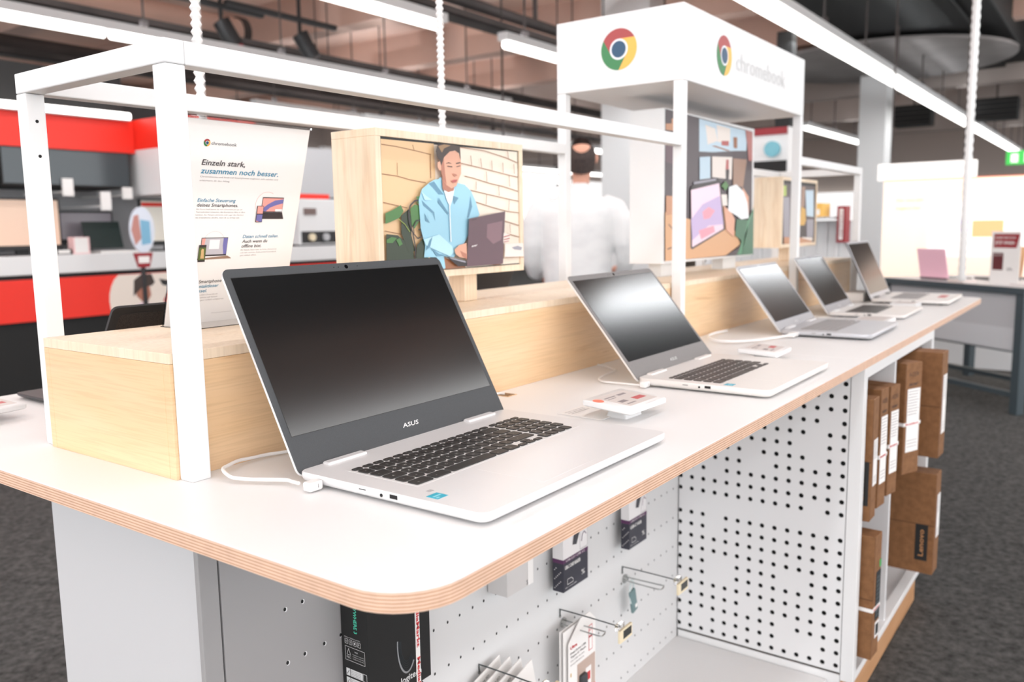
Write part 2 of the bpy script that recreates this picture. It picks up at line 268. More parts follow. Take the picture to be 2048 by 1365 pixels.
PIC1=[('cream', [(0.1335, 0.2223), (0.3811, 0.225), (0.384, 0.0141), (0.1533, 0.0129), (0.1276, 0.0825)]), ('brick', [(0.0146, 0.2225), (0.1405, 0.2237), (0.1425, 0.1704), (0.1304, 0.0824), (0.119, 0.0109), (0.0133, 0.0126)]), ('mort', [(0.0154, 0.2142), (0.0486, 0.213), (0.0949, 0.2091), (0.1328, 0.2052)], 0.0016), ('mort', [(0.0874, 0.2182), (0.091, 0.2106)], 0.0012), ('mort', [(0.0499, 0.1874), (0.0495, 0.1685)], 0.001), ('mort', [(0.0143, 0.1687), (0.0489, 0.1667), (0.0796, 0.1618), (0.117, 0.1586)], 0.0014), ('mort', [(0.13, 0.2041), (0.1297, 0.1663)], 0.0018), ('mort', [(0.0145, 0.1246), (0.0416, 0.1207), (0.0697, 0.1166)], 0.0014), ('mort', [(0.016, 0.0801), (0.0521, 0.0744)], 0.0012), ('mort', [(0.2041, 0.2225), (0.2774, 0.2205), (0.3443, 0.2116), (0.3806, 0.2044)], 0.0014), ('mort', [(0.2046, 0.1954), (0.2445, 0.1917), (0.296, 0.1863), (0.3487, 0.1805), (0.3807, 0.1777)], 0.0014), ('mort', [(0.219, 0.1734), (0.2438, 0.1705), (0.2953, 0.1625), (0.3324, 0.1587), (0.3804, 0.1508)], 0.0014), ('mort', [(0.2336, 0.1494), (0.2749, 0.1442), (0.3182, 0.1392), (0.3563, 0.1348), (0.3814, 0.1321)], 0.0014), ('mort', [(0.2424, 0.1299), (0.2907, 0.1208), (0.3416, 0.1131), (0.3816, 0.1103)], 0.0014), ('mort', [(0.3238, 0.0968), (0.3817, 0.0862)], 0.0014), ('mort', [(0.3405, 0.0711), (0.3819, 0.0642)], 0.0014), ('mort', [(0.3464, 0.2248), (0.3495, 0.2109)], 0.0014), ('mort', [(0.2357, 0.2094), (0.2383, 0.1933)], 0.0014), ('mort', [(0.264, 0.2062), (0.2667, 0.1908)], 0.0014), ('mort', [(0.2965, 0.204), (0.2977, 0.1873)], 0.0014), ('mort', [(0.3302, 0.2018), (0.3314, 0.1838)], 0.0014), ('mort', [(0.3652, 0.2016), (0.3665, 0.1833)], 0.0014), ('mort', [(0.2795, 0.1836), (0.2805, 0.166)], 0.0014), ('mort', [(0.3487, 0.1805), (0.3506, 0.1592)], 0.0014), ('mort', [(0.2483, 0.1649), (0.2478, 0.1504)], 0.0014), ('mort', [(0.3153, 0.1582), (0.3165, 0.1412)], 0.0014), ('mort', [(0.2781, 0.1423), (0.2759, 0.1246)], 0.0014), ('mort', [(0.3474, 0.1336), (0.3452, 0.1142)], 0.0014), ('mort', [(0.348, 0.0885), (0.3493, 0.072)], 0.0014), ('leafd', [(0.0157, 0.075), (0.0419, 0.0728), (0.0568, 0.0638), (0.0668, 0.0546), (0.077, 0.0472), (0.0791, 0.0346), (0.1145, 0.0369), (0.1134, 0.0112), (0.0133, 0.0126)]), ('leafd', [(0.051, 0.1042), (0.0696, 0.1149), (0.0765, 0.0954), (0.0729, 0.0723), (0.0823, 0.047), (0.0663, 0.044), (0.0497, 0.0762)]), ('leaf', [(0.0149, 0.1076), (0.0312, 0.1128), (0.0505, 0.1208), (0.0565, 0.1113), (0.047, 0.1007), (0.0253, 0.0938), (0.0141, 0.0913)]), ('leaf', [(0.0722, 0.1149), (0.083, 0.1221), (0.095, 0.1205), (0.0967, 0.099), (0.0813, 0.0829), (0.0749, 0.0883)]), ('leaf', [(0.0153, 0.0664), (0.0266, 0.0705), (0.0391, 0.0685), (0.0287, 0.0609), (0.015, 0.0612)]), ('leaf', [(0.0365, 0.0659), (0.0455, 0.0684), (0.0514, 0.0586), (0.0436, 0.0553)]), ('leafd', [(0.0854, 0.056), (0.1021, 0.0673), (0.1071, 0.0572), (0.1007, 0.0356), (0.0817, 0.0345)]), ('leaf', [(0.0876, 0.1346), (0.0957, 0.1365), (0.0951, 0.1223), (0.089, 0.124)]), ('lime', [(0.0431, 0.0987), (0.058, 0.0902), (0.0692, 0.0777)], 0.0012), ('dark', [(0.0994, 0.1295), (0.0833, 0.1283), (0.0711, 0.1202), (0.0666, 0.1078), (0.0685, 0.0919), (0.0757, 0.0759), (0.0811, 0.0507), (0.0792, 0.0364)], 0.0028), ('dark', [(0.1007, 0.0981), (0.0845, 0.0954), (0.0775, 0.0865), (0.0782, 0.074), (0.0872, 0.0667), (0.0981, 0.0701), (0.0946, 0.0819), (0.0892, 0.0811)], 0.0022), ('wood', [(0.1512, 0.0337), (0.1598, 0.0315), (0.2073, 0.0181), (0.2102, 0.0131), (0.1533, 0.0133)]), ('wood', [(0.2676, 0.0164), (0.3148, 0.0246), (0.318, 0.0152), (0.3042, 0.0134)]), ('blue', [(0.0914, 0.1293), (0.1002, 0.1474), (0.1197, 0.1587), (0.131, 0.1636), (0.1423, 0.1649), (0.1481, 0.1688), (0.1535, 0.1617), (0.1528, 0.1451), (0.179, 0.1458), (0.1884, 0.161), (0.2124, 0.158), (0.2304, 0.147), (0.2424, 0.1299), (0.2527, 0.1067), (0.2087, 0.0586), (0.1775, 0.0327), (0.1513, 0.0356), (0.1548, 0.0147), (0.1475, 0.0141), (0.1408, 0.0266), (0.1312, 0.0344), (0.1007, 0.0356), (0.1042, 0.0537), (0.0946, 0.0828)]), ('blued', [(0.1169, 0.1568), (0.1309, 0.1609), (0.1417, 0.1503), (0.1555, 0.1396), (0.1412, 0.1393), (0.1277, 0.1499)]), ('blued', [(0.0981, 0.1295), (0.1288, 0.1099), (0.1309, 0.0953), (0.1245, 0.1081), (0.1017, 0.1205)]), ('blued', [(0.2271, 0.1393), (0.2311, 0.1201), (0.221, 0.1008), (0.2164, 0.1008), (0.2233, 0.1201)]), ('blued', [(0.1039, 0.108), (0.1169, 0.0917), (0.106, 0.0954)]), ('blued', [(0.141, 0.1338), (0.1658, 0.1083), (0.1628, 0.1064), (0.1379, 0.1265)]), ('blued', [(0.1787, 0.1383), (0.1934, 0.1348), (0.181, 0.1234)]), ('blued', [(0.1152, 0.0534), (0.1371, 0.0398), (0.16, 0.0362), (0.1313, 0.0363)]), ('bluel', [(0.0973, 0.1437), (0.1079, 0.1368), (0.124, 0.1299), (0.1048, 0.1296)]), ('bluel', [(0.0993, 0.0647), (0.1385, 0.0731), (0.1724, 0.0519), (0.1779, 0.0422), (0.1658, 0.035), (0.1206, 0.0495), (0.1043, 0.0555)]), ('blued', [(0.1039, 0.0464), (0.1129, 0.0626), (0.1215, 0.0697), (0.1152, 0.0534)]), ('white', [(0.153, 0.1488), (0.182, 0.1496), (0.1754, 0.1308), (0.1691, 0.1195), (0.1609, 0.1305)]), ('white', [(0.1677, 0.1213), (0.1691, 0.0595)], 0.0022), ('blued', [(0.1657, 0.1213), (0.1668, 0.0595)], 0.0008), ('skin2', [(0.1494, 0.167), (0.1501, 0.1487), (0.1643, 0.1439), (0.179, 0.1467), (0.1825, 0.1608)]), ('skin', [(0.1432, 0.1868), (0.1522, 0.2), (0.167, 0.2118), (0.1905, 0.2151), (0.199, 0.2044), (0.2006, 0.1914), (0.2, 0.1764), (0.1931, 0.1668), (0.1867, 0.1553), (0.1733, 0.1503), (0.1604, 0.1554), (0.1508, 0.1652), (0.147, 0.1779)]), ('skin2', [(0.1477, 0.1943), (0.155, 0.1983), (0.1569, 0.1746), (0.1604, 0.1564), (0.1508, 0.1652), (0.147, 0.1779)]), ('skin', [(0.1378, 0.1919), (0.1449, 0.195), (0.1472, 0.1815), (0.1428, 0.1786), (0.1383, 0.1847)]), ('hair', [(0.1343, 0.2098), (0.139, 0.2209), (0.156, 0.2247), (0.182, 0.2238), (0.1981, 0.2221), (0.1994, 0.1988), (0.1947, 0.2107), (0.1846, 0.2147), (0.1699, 0.212), (0.1551, 0.2019), (0.1474, 0.187), (0.1436, 0.1959), (0.1381, 0.1992)]), ('hairl', [(0.1403, 0.2191), (0.156, 0.2229), (0.1732, 0.2223), (0.1557, 0.2165), (0.1497, 0.2089)]), ('hair', [(0.1581, 0.1912), (0.1663, 0.194), (0.1755, 0.1917), (0.1662, 0.1923)]), ('hair', [(0.1852, 0.1934), (0.1972, 0.1959), (0.1986, 0.1945), (0.1866, 0.192)]), ('dark', [(0.1626, 0.1873), (0.1753, 0.1868)], 0.0014), ('dark', [(0.187, 0.1874), (0.1969, 0.1894)], 0.0012), ('skin2', [(0.1757, 0.1754), (0.1845, 0.1748), (0.1882, 0.1722), (0.1799, 0.1709)]), ('lip', [(0.1709, 0.1632), (0.1797, 0.1653), (0.188, 0.1656), (0.184, 0.1612), (0.1766, 0.1602)]), ('skin', [(0.1751, 0.0461), (0.1873, 0.0534), (0.2087, 0.0567), (0.2092, 0.0296), (0.1895, 0.0323), (0.1778, 0.0384)]), ('skin2', [(0.1899, 0.0437), (0.208, 0.0374), (0.2085, 0.0277), (0.1956, 0.034)]), ('dark', [(0.1518, 0.0355), (0.2075, 0.0258), (0.2087, 0.0161), (0.1829, 0.0172)]), ('grey', [(0.1599, 0.0334), (0.2044, 0.025), (0.2043, 0.0221), (0.1656, 0.0303)]), ('lap', [(0.2163, 0.0989), (0.3242, 0.1126), (0.3146, 0.0158), (0.2072, 0.0152)]), ('lapl', [(0.2683, 0.089), (0.3152, 0.0948), (0.3107, 0.0604), (0.2852, 0.0529), (0.2659, 0.0653)]), ('white2', [(0.3179, 0.0725), (0.3369, 0.0701), (0.3348, 0.0558), (0.3157, 0.0542)]), ('lip', [(0.3177, 0.0653), (0.3369, 0.0681)], 0.0018), ('lip', [(0.3176, 0.0602), (0.336, 0.0623)], 0.0018), ('lip', [(0.3164, 0.0562), (0.3331, 0.0575)], 0.0014), ('white2', [(0.3208, 0.053), (0.3794, 0.0527), (0.381, 0.0273), (0.3184, 0.0275)]), ('grey', [(0.3415, 0.0453), (0.3612, 0.0479), (0.3756, 0.0444), (0.3718, 0.0392), (0.3503, 0.0409)]), ('wood', [(0.3184, 0.0275), (0.3817, 0.0256)], 0.001)]
PIC2=[('greyd', [(0.0041, 0.3814), (0.6053, 0.3744), (0.623, 0.0016), (0.0043, 0.0054)]), ('plum', [(0.0058, 0.2946), (0.0597, 0.2952), (0.0608, 0.2486), (0.0066, 0.252)]), ('tan', [(0.0379, 0.3611), (0.0582, 0.3629), (0.0589, 0.3322), (0.0051, 0.3309), (0.0048, 0.346), (0.0382, 0.3489)]), ('sky', [(0.2075, 0.3767), (0.3695, 0.3744), (0.5636, 0.3729), (0.5567, 0.3137), (0.4669, 0.3081), (0.3016, 0.2944), (0.2104, 0.2905)]), ('white2', [(0.2476, 0.3639), (0.3164, 0.3597), (0.3355, 0.3273), (0.2664, 0.3123)]), ('white2', [(0.3248, 0.3706), (0.4254, 0.3688), (0.4273, 0.3303), (0.3357, 0.3239)]), ('wood', [(0.2922, 0.3107), (0.3184, 0.3131), (0.4285, 0.3064), (0.4097, 0.3039)]), ('lip', [(0.3624, 0.3292), (0.4158, 0.333), (0.4165, 0.319), (0.363, 0.3172)]), ('wood', [(0.4504, 0.3461), (0.4794, 0.3483), (0.4811, 0.3162), (0.4548, 0.3163)]), ('rose', [(0.5429, 0.3749), (0.6033, 0.3724), (0.6065, 0.287), (0.5739, 0.2852), (0.5668, 0.3181)]), ('sky', [(0.2109, 0.2758), (0.283, 0.2815), (0.2853, 0.2225), (0.2129, 0.2165)]), ('white2', [(0.2951, 0.2822), (0.4437, 0.289), (0.4421, 0.2247), (0.2973, 0.2263)]), ('lip', [(0.3969, 0.2793), (0.4156, 0.2803), (0.4169, 0.2522), (0.3936, 0.2511)]), ('dark', [(0.3936, 0.2511), (0.4217, 0.2524), (0.4183, 0.2239), (0.3967, 0.2231)]), ('tanl', [(0.4487, 0.2857), (0.5582, 0.2881), (0.5321, 0.2059), (0.4526, 0.2072)]), ('tanw', [(0.0019, 0.1288), (0.0653, 0.1196), (0.158, 0.11), (0.3796, 0.1522), (0.5212, 0.0351), (0.405, 0.0054), (0.0043, 0.0054)]), ('tan', [(0.0061, 0.169), (0.0627, 0.1686), (0.0637, 0.126), (0.0071, 0.1195)]), ('dark2', [(0.0218, 0.0976), (0.0589, 0.0783), (0.0523, 0.0402), (0.0159, 0.0349)], 0.003), ('dark', [(0.1524, 0.19), (0.1633, 0.1984), (0.3354, 0.2261), (0.3538, 0.2164), (0.3968, 0.0811), (0.1684, 0.0304), (0.1571, 0.0341)]), ('grey', [(0.1726, 0.2085), (0.3221, 0.2232), (0.3223, 0.2177), (0.1728, 0.202)]), ('pale', [(0.1541, 0.1868), (0.345, 0.2109), (0.3827, 0.0831), (0.1666, 0.0355)]), ('lav', [(0.1564, 0.11), (0.2301, 0.1503), (0.351, 0.1763), (0.3821, 0.0955), (0.2747, 0.0927), (0.1661, 0.0538)]), ('pink', [(0.2308, 0.1301), (0.2728, 0.144), (0.3169, 0.1341), (0.2826, 0.1133), (0.2399, 0.1099)]), ('pink', [(0.2076, 0.0798), (0.3097, 0.0925), (0.3193, 0.075), (0.225, 0.0559)]), ('white2', [(0.3599, 0.1799), (0.4015, 0.1809), (0.4077, 0.149), (0.3705, 0.1485)]), ('leaf', [(0.3589, 0.2043), (0.3904, 0.2194), (0.4144, 0.206), (0.3917, 0.1912)]), ('skin', [(0.3797, 0.1487), (0.4371, 0.1313), (0.4673, 0.1096), (0.4601, 0.0586), (0.4017, 0.0775)]), ('skin', [(0.522, 0.2056), (0.5751, 0.1772), (0.5784, 0.1208), (0.5261, 0.1318)]), ('white', [(0.4146, 0.2025), (0.4719, 0.2114), (0.533, 0.1912), (0.5658, 0.1583), (0.5789, 0.1133), (0.5172, 0.1096), (0.4766, 0.1206), (0.4131, 0.1348)]), ('green', [(0.4772, 0.1096), (0.5792, 0.1076), (0.6194, 0.1476), (0.623, 0.0016), (0.4826, 0.0046), (0.5206, 0.0463), (0.4698, 0.0621)]), ('greenl', [(0.5688, 0.1058), (0.6196, 0.1438), (0.58, 0.0944), (0.4926, 0.0053), (0.5229, 0.0051)]), ('greyd', [(0.4818, 0.0213), (0.5212, 0.0351), (0.4826, 0.0046), (0.405, 0.0054)])]
PIC3=[('greyd', [(0.0146, 0.2168), (0.3675, 0.2155), (0.3719, 0.011), (0.0278, 0.0129)]), ('lime2', [(0.0176, 0.2091), (0.0479, 0.21), (0.0509, 0.1748), (0.0205, 0.1742)]), ('grey', [(0.0209, 0.1703), (0.0822, 0.1715), (0.094, 0.0355), (0.032, 0.0366)]), ('tanl', [(0.2144, 0.211), (0.255, 0.2122), (0.2483, 0.1415), (0.2149, 0.137)]), ('yel', [(0.2145, 0.1411), (0.2629, 0.1333), (0.2739, 0.0914), (0.23, 0.0498), (0.2007, 0.075)]), ('sky', [(0.2562, 0.1998), (0.3544, 0.2024), (0.3649, 0.1041), (0.2792, 0.1082)]), ('dark', [(0.1095, 0.0756), (0.2687, 0.0745), (0.2733, 0.0281), (0.1131, 0.0351)]), ('grey', [(0.2805, 0.0956), (0.3658, 0.0955), (0.3654, 0.0307), (0.2869, 0.032)]), ('white2', [(0.2317, 0.033), (0.3584, 0.0286), (0.3595, 0.0178), (0.2329, 0.0204)]), ('tan', [(0.032, 0.0366), (0.2183, 0.0312), (0.3598, 0.0156), (0.3316, 0.0098), (0.034, 0.0127)])]

PC = dict(cream=srgb(236,222,205), brick=srgb(222,186,142), mort=srgb(150,105,70), leafd=srgb(44,56,36), leaf=srgb(72,120,60), lime=srgb(150,170,70), lime2=srgb(170,190,90), dark=srgb(42,34,36), dark2=srgb(90,60,50),
  wood=srgb(150,98,66), blue=srgb(150,200,220), blued=srgb(92,140,166), bluel=srgb(178,220,234), white=srgb(232,236,238), white2=srgb(226,216,208), skin=srgb(214,160,134), skin2=srgb(172,112,90), hair=srgb(62,48,42), hairl=srgb(150,118,84),
  lip=srgb(176,84,80), grey=srgb(150,148,158), lap=srgb(96,70,78), lapl=srgb(128,96,104), greyd=srgb(76,66,70), plum=srgb(100,76,84), tan=srgb(190,138,104), tanw=srgb(206,158,116), tanl=srgb(160,128,110), sky=srgb(186,208,222), rose=srgb(170,102,96),
  pale=srgb(234,206,220), lav=srgb(188,168,206), pink=srgb(226,150,166), green=srgb(66,112,88), greenl=srgb(84,140,108), yel=srgb(206,160,70))
def picture(parent, pic, M, name='picture', world=True):
    names = []; b = B(M)
    for i, it in enumerate(pic):
        if it[0] not in names: names.append(it[0])
        z = .0006+.00016*i
        if len(it) == 2: b.poly(it[1], names.index(it[0]), z)
        else: b.stroke(it[1], it[2], names.index(it[0]), z)
    return b.make(name, [mat('print_'+n, PC[n], .4) for n in names], parent, world=world)
def roundel(b, cx, cy, r, z, M, first=0):
    # three coloured sectors round a blue disc: materials first..first+4 = red, green, yellow, white, blue
    N = 48
    def arc(a0, a1, r): return [(cx+r*math.cos(math.radians(a0+(a1-a0)*i/16)), cy+r*math.sin(math.radians(a0+(a1-a0)*i/16))) for i in range(17)]
    ri = r*.5
    for k, (a0, mi) in enumerate(((30, 0), (150, 1), (270, 2))):
        t = 60
        o = arc(a0, a0+120, r); i_ = arc(a0+t, a0+120+t, ri)[::-1]
        b.poly(o+i_, first+mi, z, M)
    b.poly([(cx+ri*math.cos(2*math.pi*i/N), cy+ri*math.sin(2*math.pi*i/N)) for i in range(N)], first+3, z+.0004, M)
    b.poly([(cx+ri*.8*math.cos(2*math.pi*i/N), cy+ri*.8*math.sin(2*math.pi*i/N)) for i in range(N)], first+4, z+.0008, M)
RND = [mat('logo_red', srgb(165, 62, 62), .4), mat('logo_green', srgb(52, 125, 72), .4), mat('logo_yellow', srgb(250, 180, 78), .4), mat('logo_ring', (.8, .82, .86), .4), mat('logo_blue', srgb(28, 72, 105), .4)]

# ================================================================ THE ROOM
b = B(); b.box(-8, -10, -TH-.1, 30, 16, -TH); struct(b, 'floor', CARPET)
b = B(); b.box(-8, -10, 3.2, 30, 16, 3.3); struct(b, 'ceiling', CONC)
WALLW = mat('lit_white_wall', (.82, .81, .79), .7)
b = B(); b.box(-8, 15.8, -TH, 30, 16, 3.2); struct(b, 'wall_back', mat('back_wall', srgb(172, 163, 158), .8))
b = B(); b.box(29.8, -10, -TH, 30, 15.8, 3.2); struct(b, 'wall_right', mat('far_wall', srgb(182, 172, 165), .8))
for i, x in enumerate((2.2, 4.6, 7.0, 9.4, 11.8, 14.2, 17.5, 21)):
    b = B(); b.box(x, -10, 2.72 if x < 13 else 2.3, x+.28, 15.8, 3.2); struct(b, 'trim_%d' % (i+1), CONC if x < 13 else mat('beam_grey', srgb(172, 160, 153), .9))
b = B(); b.box(13, 2.56, -TH, 13.4, 2.93, 3.2); struct(b, 'wall_column', WHITE)
b = B(); b.box(9, 4.35, -TH, 9.5, 5.0, 3.2); struct(b, 'wall_column', WHITE)
# LED rows: metal channel + tubes, hung on wires
def led_row(y, z, x0, x1, label, seg=1.45, dual=0, group='rows of LED strip lights', gap=.06, rad=.04):
    t = thing('ceiling_light', label, 'ceiling light', (x0, y, z+.16), 0, group)
    b = B(); b.box(x0-.05, y-.05, z+.03, x1+.05, y+.05+dual, z+.10); b.make('housing', WHITE, t, world=True)
    x = x0; k = 0
    while x < x1-.2:
        e = min(x+seg-gap, x1); bb = B(); bb.cyl((x, y, z), (e, y, z), rad, 0, 14); bb.make('tube', TUBE, t, world=True, smooth=True)
        if dual: bb = B(); bb.cyl((x+.4, y+dual, z+.02), (min(e+.4, x1), y+dual, z+.02), rad, 0, 14); bb.make('tube', TUBE, t, world=True, smooth=True)
        bw = B(); bw.cyl((x+.3, y, z+.10), (x+.3, y, 3.2), .009, 0, 6); bw.cyl((x+.3, y, z+.10), (x+.3, y, z+.16), .035, 0, 8); bw.make('suspension_wire', CONCD, t, world=True)
        x += seg; k += 1
    return t
led_row(6.45, 1.9, .6, 9, 'LED strip row hanging highest at the upper left of the hall')
led_row(4.2, 1.9, 3.6, 5.0, 'short LED strip left of the gap, above the front rail')
led_row(4.2, 1.9, 5.9, 12, 'LED strip running behind the white sign box from the left')
led_row(9.0, 1.9, 6.9, 17, 'long far LED strip seen between the two rails of the left frame')
led_row(1.87, 1.9, -3, 25, 'long double LED strip running away at the upper right of the hall', dual=.12, rad=.035)
led_row(4.2, 1.9, 14.6, 18.6, 'short far LED strip just left of the white column')
led_row(-.3, 1.9, -4.5, 2.0, 'LED strip straight above the front edge of the near worktop', seg=2.3)
led_row(-.3, 1.9, 4.0, 13, 'LED strip straight above the aisle beyond the far worktop', seg=2.3)
led_row(3.3, 1.9, -2, 2.6, 'LED strip above the red booth counter, above the frame', seg=2.3)  # added row out of view, brightens the booth
led_row(-4.6, 1.9, -4.5, 16, 'LED strip over the rear aisle behind the viewer', seg=4)
led_row(-1.95, 1.9, -4.5, 7.2, 'LED strip above the aisle in front of the worktops', seg=2.3)
for y, x0, x1, l in ((7.6, 7.5, 16, 'LED strip seen just above the standing man on the left'), (11.2, 10, 20, 'lower of the far LED strips right of the man\'s head'), (12.6, 9, 20, 'lowest far LED strip behind the poster gap')):
    led_row(y, 1.65, x0, x1, l, seg=2.4)
# ducts, pipes, trays
def duct_pipe(y, z, x0, x1, r, label, m=CONCD):
    t = thing('ceiling_pipe', label, 'pipe', (x0, y, z))
    b = B(); b.cyl((x0, y, z), (x1, y, z), r, 0, 20); b.make('pipe_run', m, t, world=True, smooth=True)
    b = B(); b.cyl((x1-.04, y, z), (x1+.05, y, z), r*1.12, 0, 20); b.make('end_collar', CONCD, t, world=True, smooth=True)
    for x in (x0+.6, (x0+x1)/2):
        b = B(); b.box(x-.02, y-.02, z+r*.8, x+.02, y+.02, 3.2); b.make('hanger', CONCD, t, world=True)
duct_pipe(8.1, 2.55, 0, 6.0, .17, 'thick brown duct pipe ending under the ceiling at upper left', CONC)
duct_pipe(10.3, 2.5, 1, 12, .10, 'thin ceiling pipe beyond the thick brown duct')
duct_pipe(5.3, 2.6, 2, 14, .06, 'slim conduit pipe above the front LED strip')
duct_pipe(-.6, 2.7, 9, 22, .22, 'dark duct pipe at the far upper right of the ceiling')
for y, z, x0, x1, l in ((7.25, 2.2, -1, 14, 'brown cable tray above the upper left LED strip'), (4.9, 2.25, 2, 14, 'grey cable tray crossing behind the white sign'), (9.5, 2.2, 3, 17, 'cable tray above the long far LED strip')):
    t = thing('cable_tray', l, 'cable tray', (x0, y, z)); b = B(); b.box(x0, y-.11, z, x1, y+.11, z+.01); b.box(x0, y-.11, z, x1, y-.1, z+.07); b.box(x0, y+.1, z, x1, y+.11, z+.07); b.make('tray', CONCD, t, world=True)
    for x in (x0+.5, (x0+x1)/2, x1-.5):
        b = B(); b.cyl((x, y-.1, z), (x, y-.1, 3.2), .008, 0, 6); b.cyl((x, y+.1, z), (x, y+.1, 3.2), .008, 0, 6); b.make('hanger', CONCD, t, world=True)
b = B(); b.box(7.2, .9, 2.55, 15, 3.0, 3.15); b.box(7.2, 1.2, 2.5, 15, 2.7, 2.55); b.make('air_duct', BLACKW, bevel=.03, tag=tagd('wide black air duct under the ceiling behind the white sign', 'duct'))
b = B(); b.box(.6, -1.6, 2.3, 8, -.7, 2.9); b.box(.6, -1.3, 2.9, .7, -1.2, 3.19); b.box(7.8, -1.3, 2.9, 7.9, -1.2, 3.19); b.make('air_duct', BLACKW, bevel=.03, tag=tagd('black air duct over the aisle in front of the worktops', 'duct'))  # added black box out of view, darkens the near laptop's screen reflection
b = B(); b.lathe([(1.55, 0), (1.6, .02), (1.6, .05), (.3, .09)], 0, 48, Matrix.Translation((12.2, 2.45, 2.40))); t = b.make('ceiling_disc', noisy('disc_grey', srgb(150, 144, 142), srgb(140, 134, 132), 2, 1), smooth=True, tag=tagd('large round grey acoustic disc hanging at upper right', 'ceiling panel'))
b = B()
for i in range(3): b.cyl((12.2+1.2*math.cos(i*2.1), 2.45+1.2*math.sin(i*2.1), 2.46), (12.2+1.2*math.cos(i*2.1), 2.45+1.2*math.sin(i*2.1), 3.2), .01, 0, 6)
b.make('hanger', CONCD, t, world=True)
for x, y, l in ((4.9, 6.9, 'left of two black track spotlights near the upper frame edge'), (5.75, 6.75, 'right of two black track spotlights near the upper frame edge')):
    t = thing('track_spotlight', l, 'spotlight', (x, y, 2.35), 0, 'track spotlights')
    b = B(); b.cyl((x, y, 2.32), (x+.1, y-.08, 2.08), .085, 0, 16); b.make('lamp_head', BLK, t, world=True, smooth=True)
    b = B(); b.cyl((x+.1, y-.08, 2.085), (x+.105, y-.084, 2.07), .07, 0, 16); b.make('lens', REDD if x < 5 else CONCD, t, world=True)
    b = B(); b.cyl((x, y, 2.3), (x, y, 3.2), .02, 0, 8); b.box(x-.9, y-.03, 2.44, x+.5, y+.03, 2.49); b.make('track', BLK, t, world=True)
# wall vents / dark grilles high on the far wall
for i, (x, y0, y1, l) in enumerate(((16, 2.5, 3.1, 'left'), (16, 1.2, 1.85, 'middle'), (16, -.2, .5, 'right'))):
    t = thing('ceiling_grille', 'black grille on the far ceiling beam, %s of three' % l, 'grille', (x, (y0+y1)/2, 1.95), 0, 'black grilles')
    b = B(); b.box(x, y0, 1.95, x+.4, y1, 2.3); b.make('grille_box', BLACKW, t, world=True)
    b = B()
    for k in range(4): b.box(x-.02, y0, 1.99+k*.08, x, y1, 2.0+k*.08)
    b.make('slat', CONCD, t, world=True)
    b = B(); b.cyl((x+.2, (y0+y1)/2, 2.3), (x+.2, (y0+y1)/2, 3.2), .015); b.make('hanger', CONCD, t, world=True)
# hanging spiral power conduits
def spiral(x, y, z0, label, r=.0052, R=.0035, pitch=.012, z1=3.2):
    t = thing('power_conduit', label, 'cable', (x, y, z0), 0, 'spiral power conduits')
    b = B(); b.cyl((x, y, z0), (x, y, z1), r*.9, 0, 8); b.make('core', CABLE, t, world=True, smooth=True)
    b = B(); prof = []; z = z0; i = 0
    top = min(z1, z0+1.3 if x < 3 else z1)
    while z < top: prof.append((r+(R if i % 2 else 0), z)); z += pitch/2; i += 1
    b.lathe(prof, 0, 10, Matrix.Translation((x, y, 0))); b.make('sleeve', CABLE, t, world=True, smooth=True)
spiral(.372, .757, .0, 'white spiral power conduit behind the A4 leaflet')
spiral(.945, .757, .0, 'white spiral power conduit behind the wooden screen box')
spiral(5.27, .38, -.08, 'white spiral power conduit in front of the round ceiling disc', .018, .006, .05)
b = B(); b.tube([(-.05, 0, 0), (0, 0, 0)], .001)

# ================================================================ WORKTOPS
TT = .0186
def worktop(x0, x1, r0, r1, label):
    def fn(i, x0=x0, x1=x1):
        p = []
        for cx, cy, a0, r in ((x1-max(r1, .001), 1.163-max(r1, .001), 0, max(r1, .001)), (x0+max(r0, .001), 1.163-max(r0, .001), 90, max(r0, .001)), (x0+max(r0, .001), max(r0, .001), 180, max(r0, .001)), (x1-max(r1, .001), max(r1, .001), 270, max(r1, .001))):
            for k in range(9): a = math.radians(a0+90*k/8); p.append((cx+(r-i)*math.cos(a), cy+(r-i)*math.sin(a)))
        return p
    t = thing('worktop', label, 'counter top', ((x0+x1)/2, .58, -TT))
    b = B(); b.layers(fn, [(-TT, .0006), (-TT+.0006, 0), (-.0012, 0)], 0); b.make('plywood_core', PLY, t, world=True)
    b = B(); b.layers(fn, [(-.0012, 0), (-.0003, 0), (0, .0004)], 0); b.make('laminate_sheet', LAM, t, world=True)
worktop(0, 1.3728, .062, .0006, 'near white laminate worktop with rounded plywood edge')
worktop(1.3742, 3.07, .0006, .05, 'far white laminate worktop beyond the seam')
# ================================================================ BASE UNIT under the near worktop
Z0 = -TT-.0004
t = thing('pegboard_unit', 'white base unit with small-hole pegboard under the near worktop', 'display base', (.7, .58, -TH))
b = B(); b.box(.1, .4245, -TH, .112, .7624, Z0); b.make('end_panel', mat('pale_grey_panel', (.60, .60, .61), .5), t, world=True, bevel=.001)
b = B(); b.box(.0945, .4155, -TH, .1195, .424, Z0); b.make('corner_strip', GREYM, t, world=True, bevel=.001)
def pegboard(x0, x1, cols, rows, m, name, r=.0021):
    b = B(); b.box(x0, .415, -.765, x1, .421, Z0-.002)
    M = frame3((0, .4146, 0), (1, 0, 0), (0, 0, 1))
    for x in cols:
        for z in rows:
            b.poly([(x+r*math.cos(i*math.pi/5), z+r*1.25*math.sin(i*math.pi/5)) for i in range(10)], 1, 0, M)
            b.poly([(x+.0012+(r+.0008)*math.cos(i*math.pi/5), z-.0006+(r+.0006)*1.25*math.sin(i*math.pi/5)) for i in range(10)], 2, -.0002, M)
    return b.make(name, [m, HOLE, WHITE], t, world=True)
rows = [-.1230-.0716*i for i in range(9)]
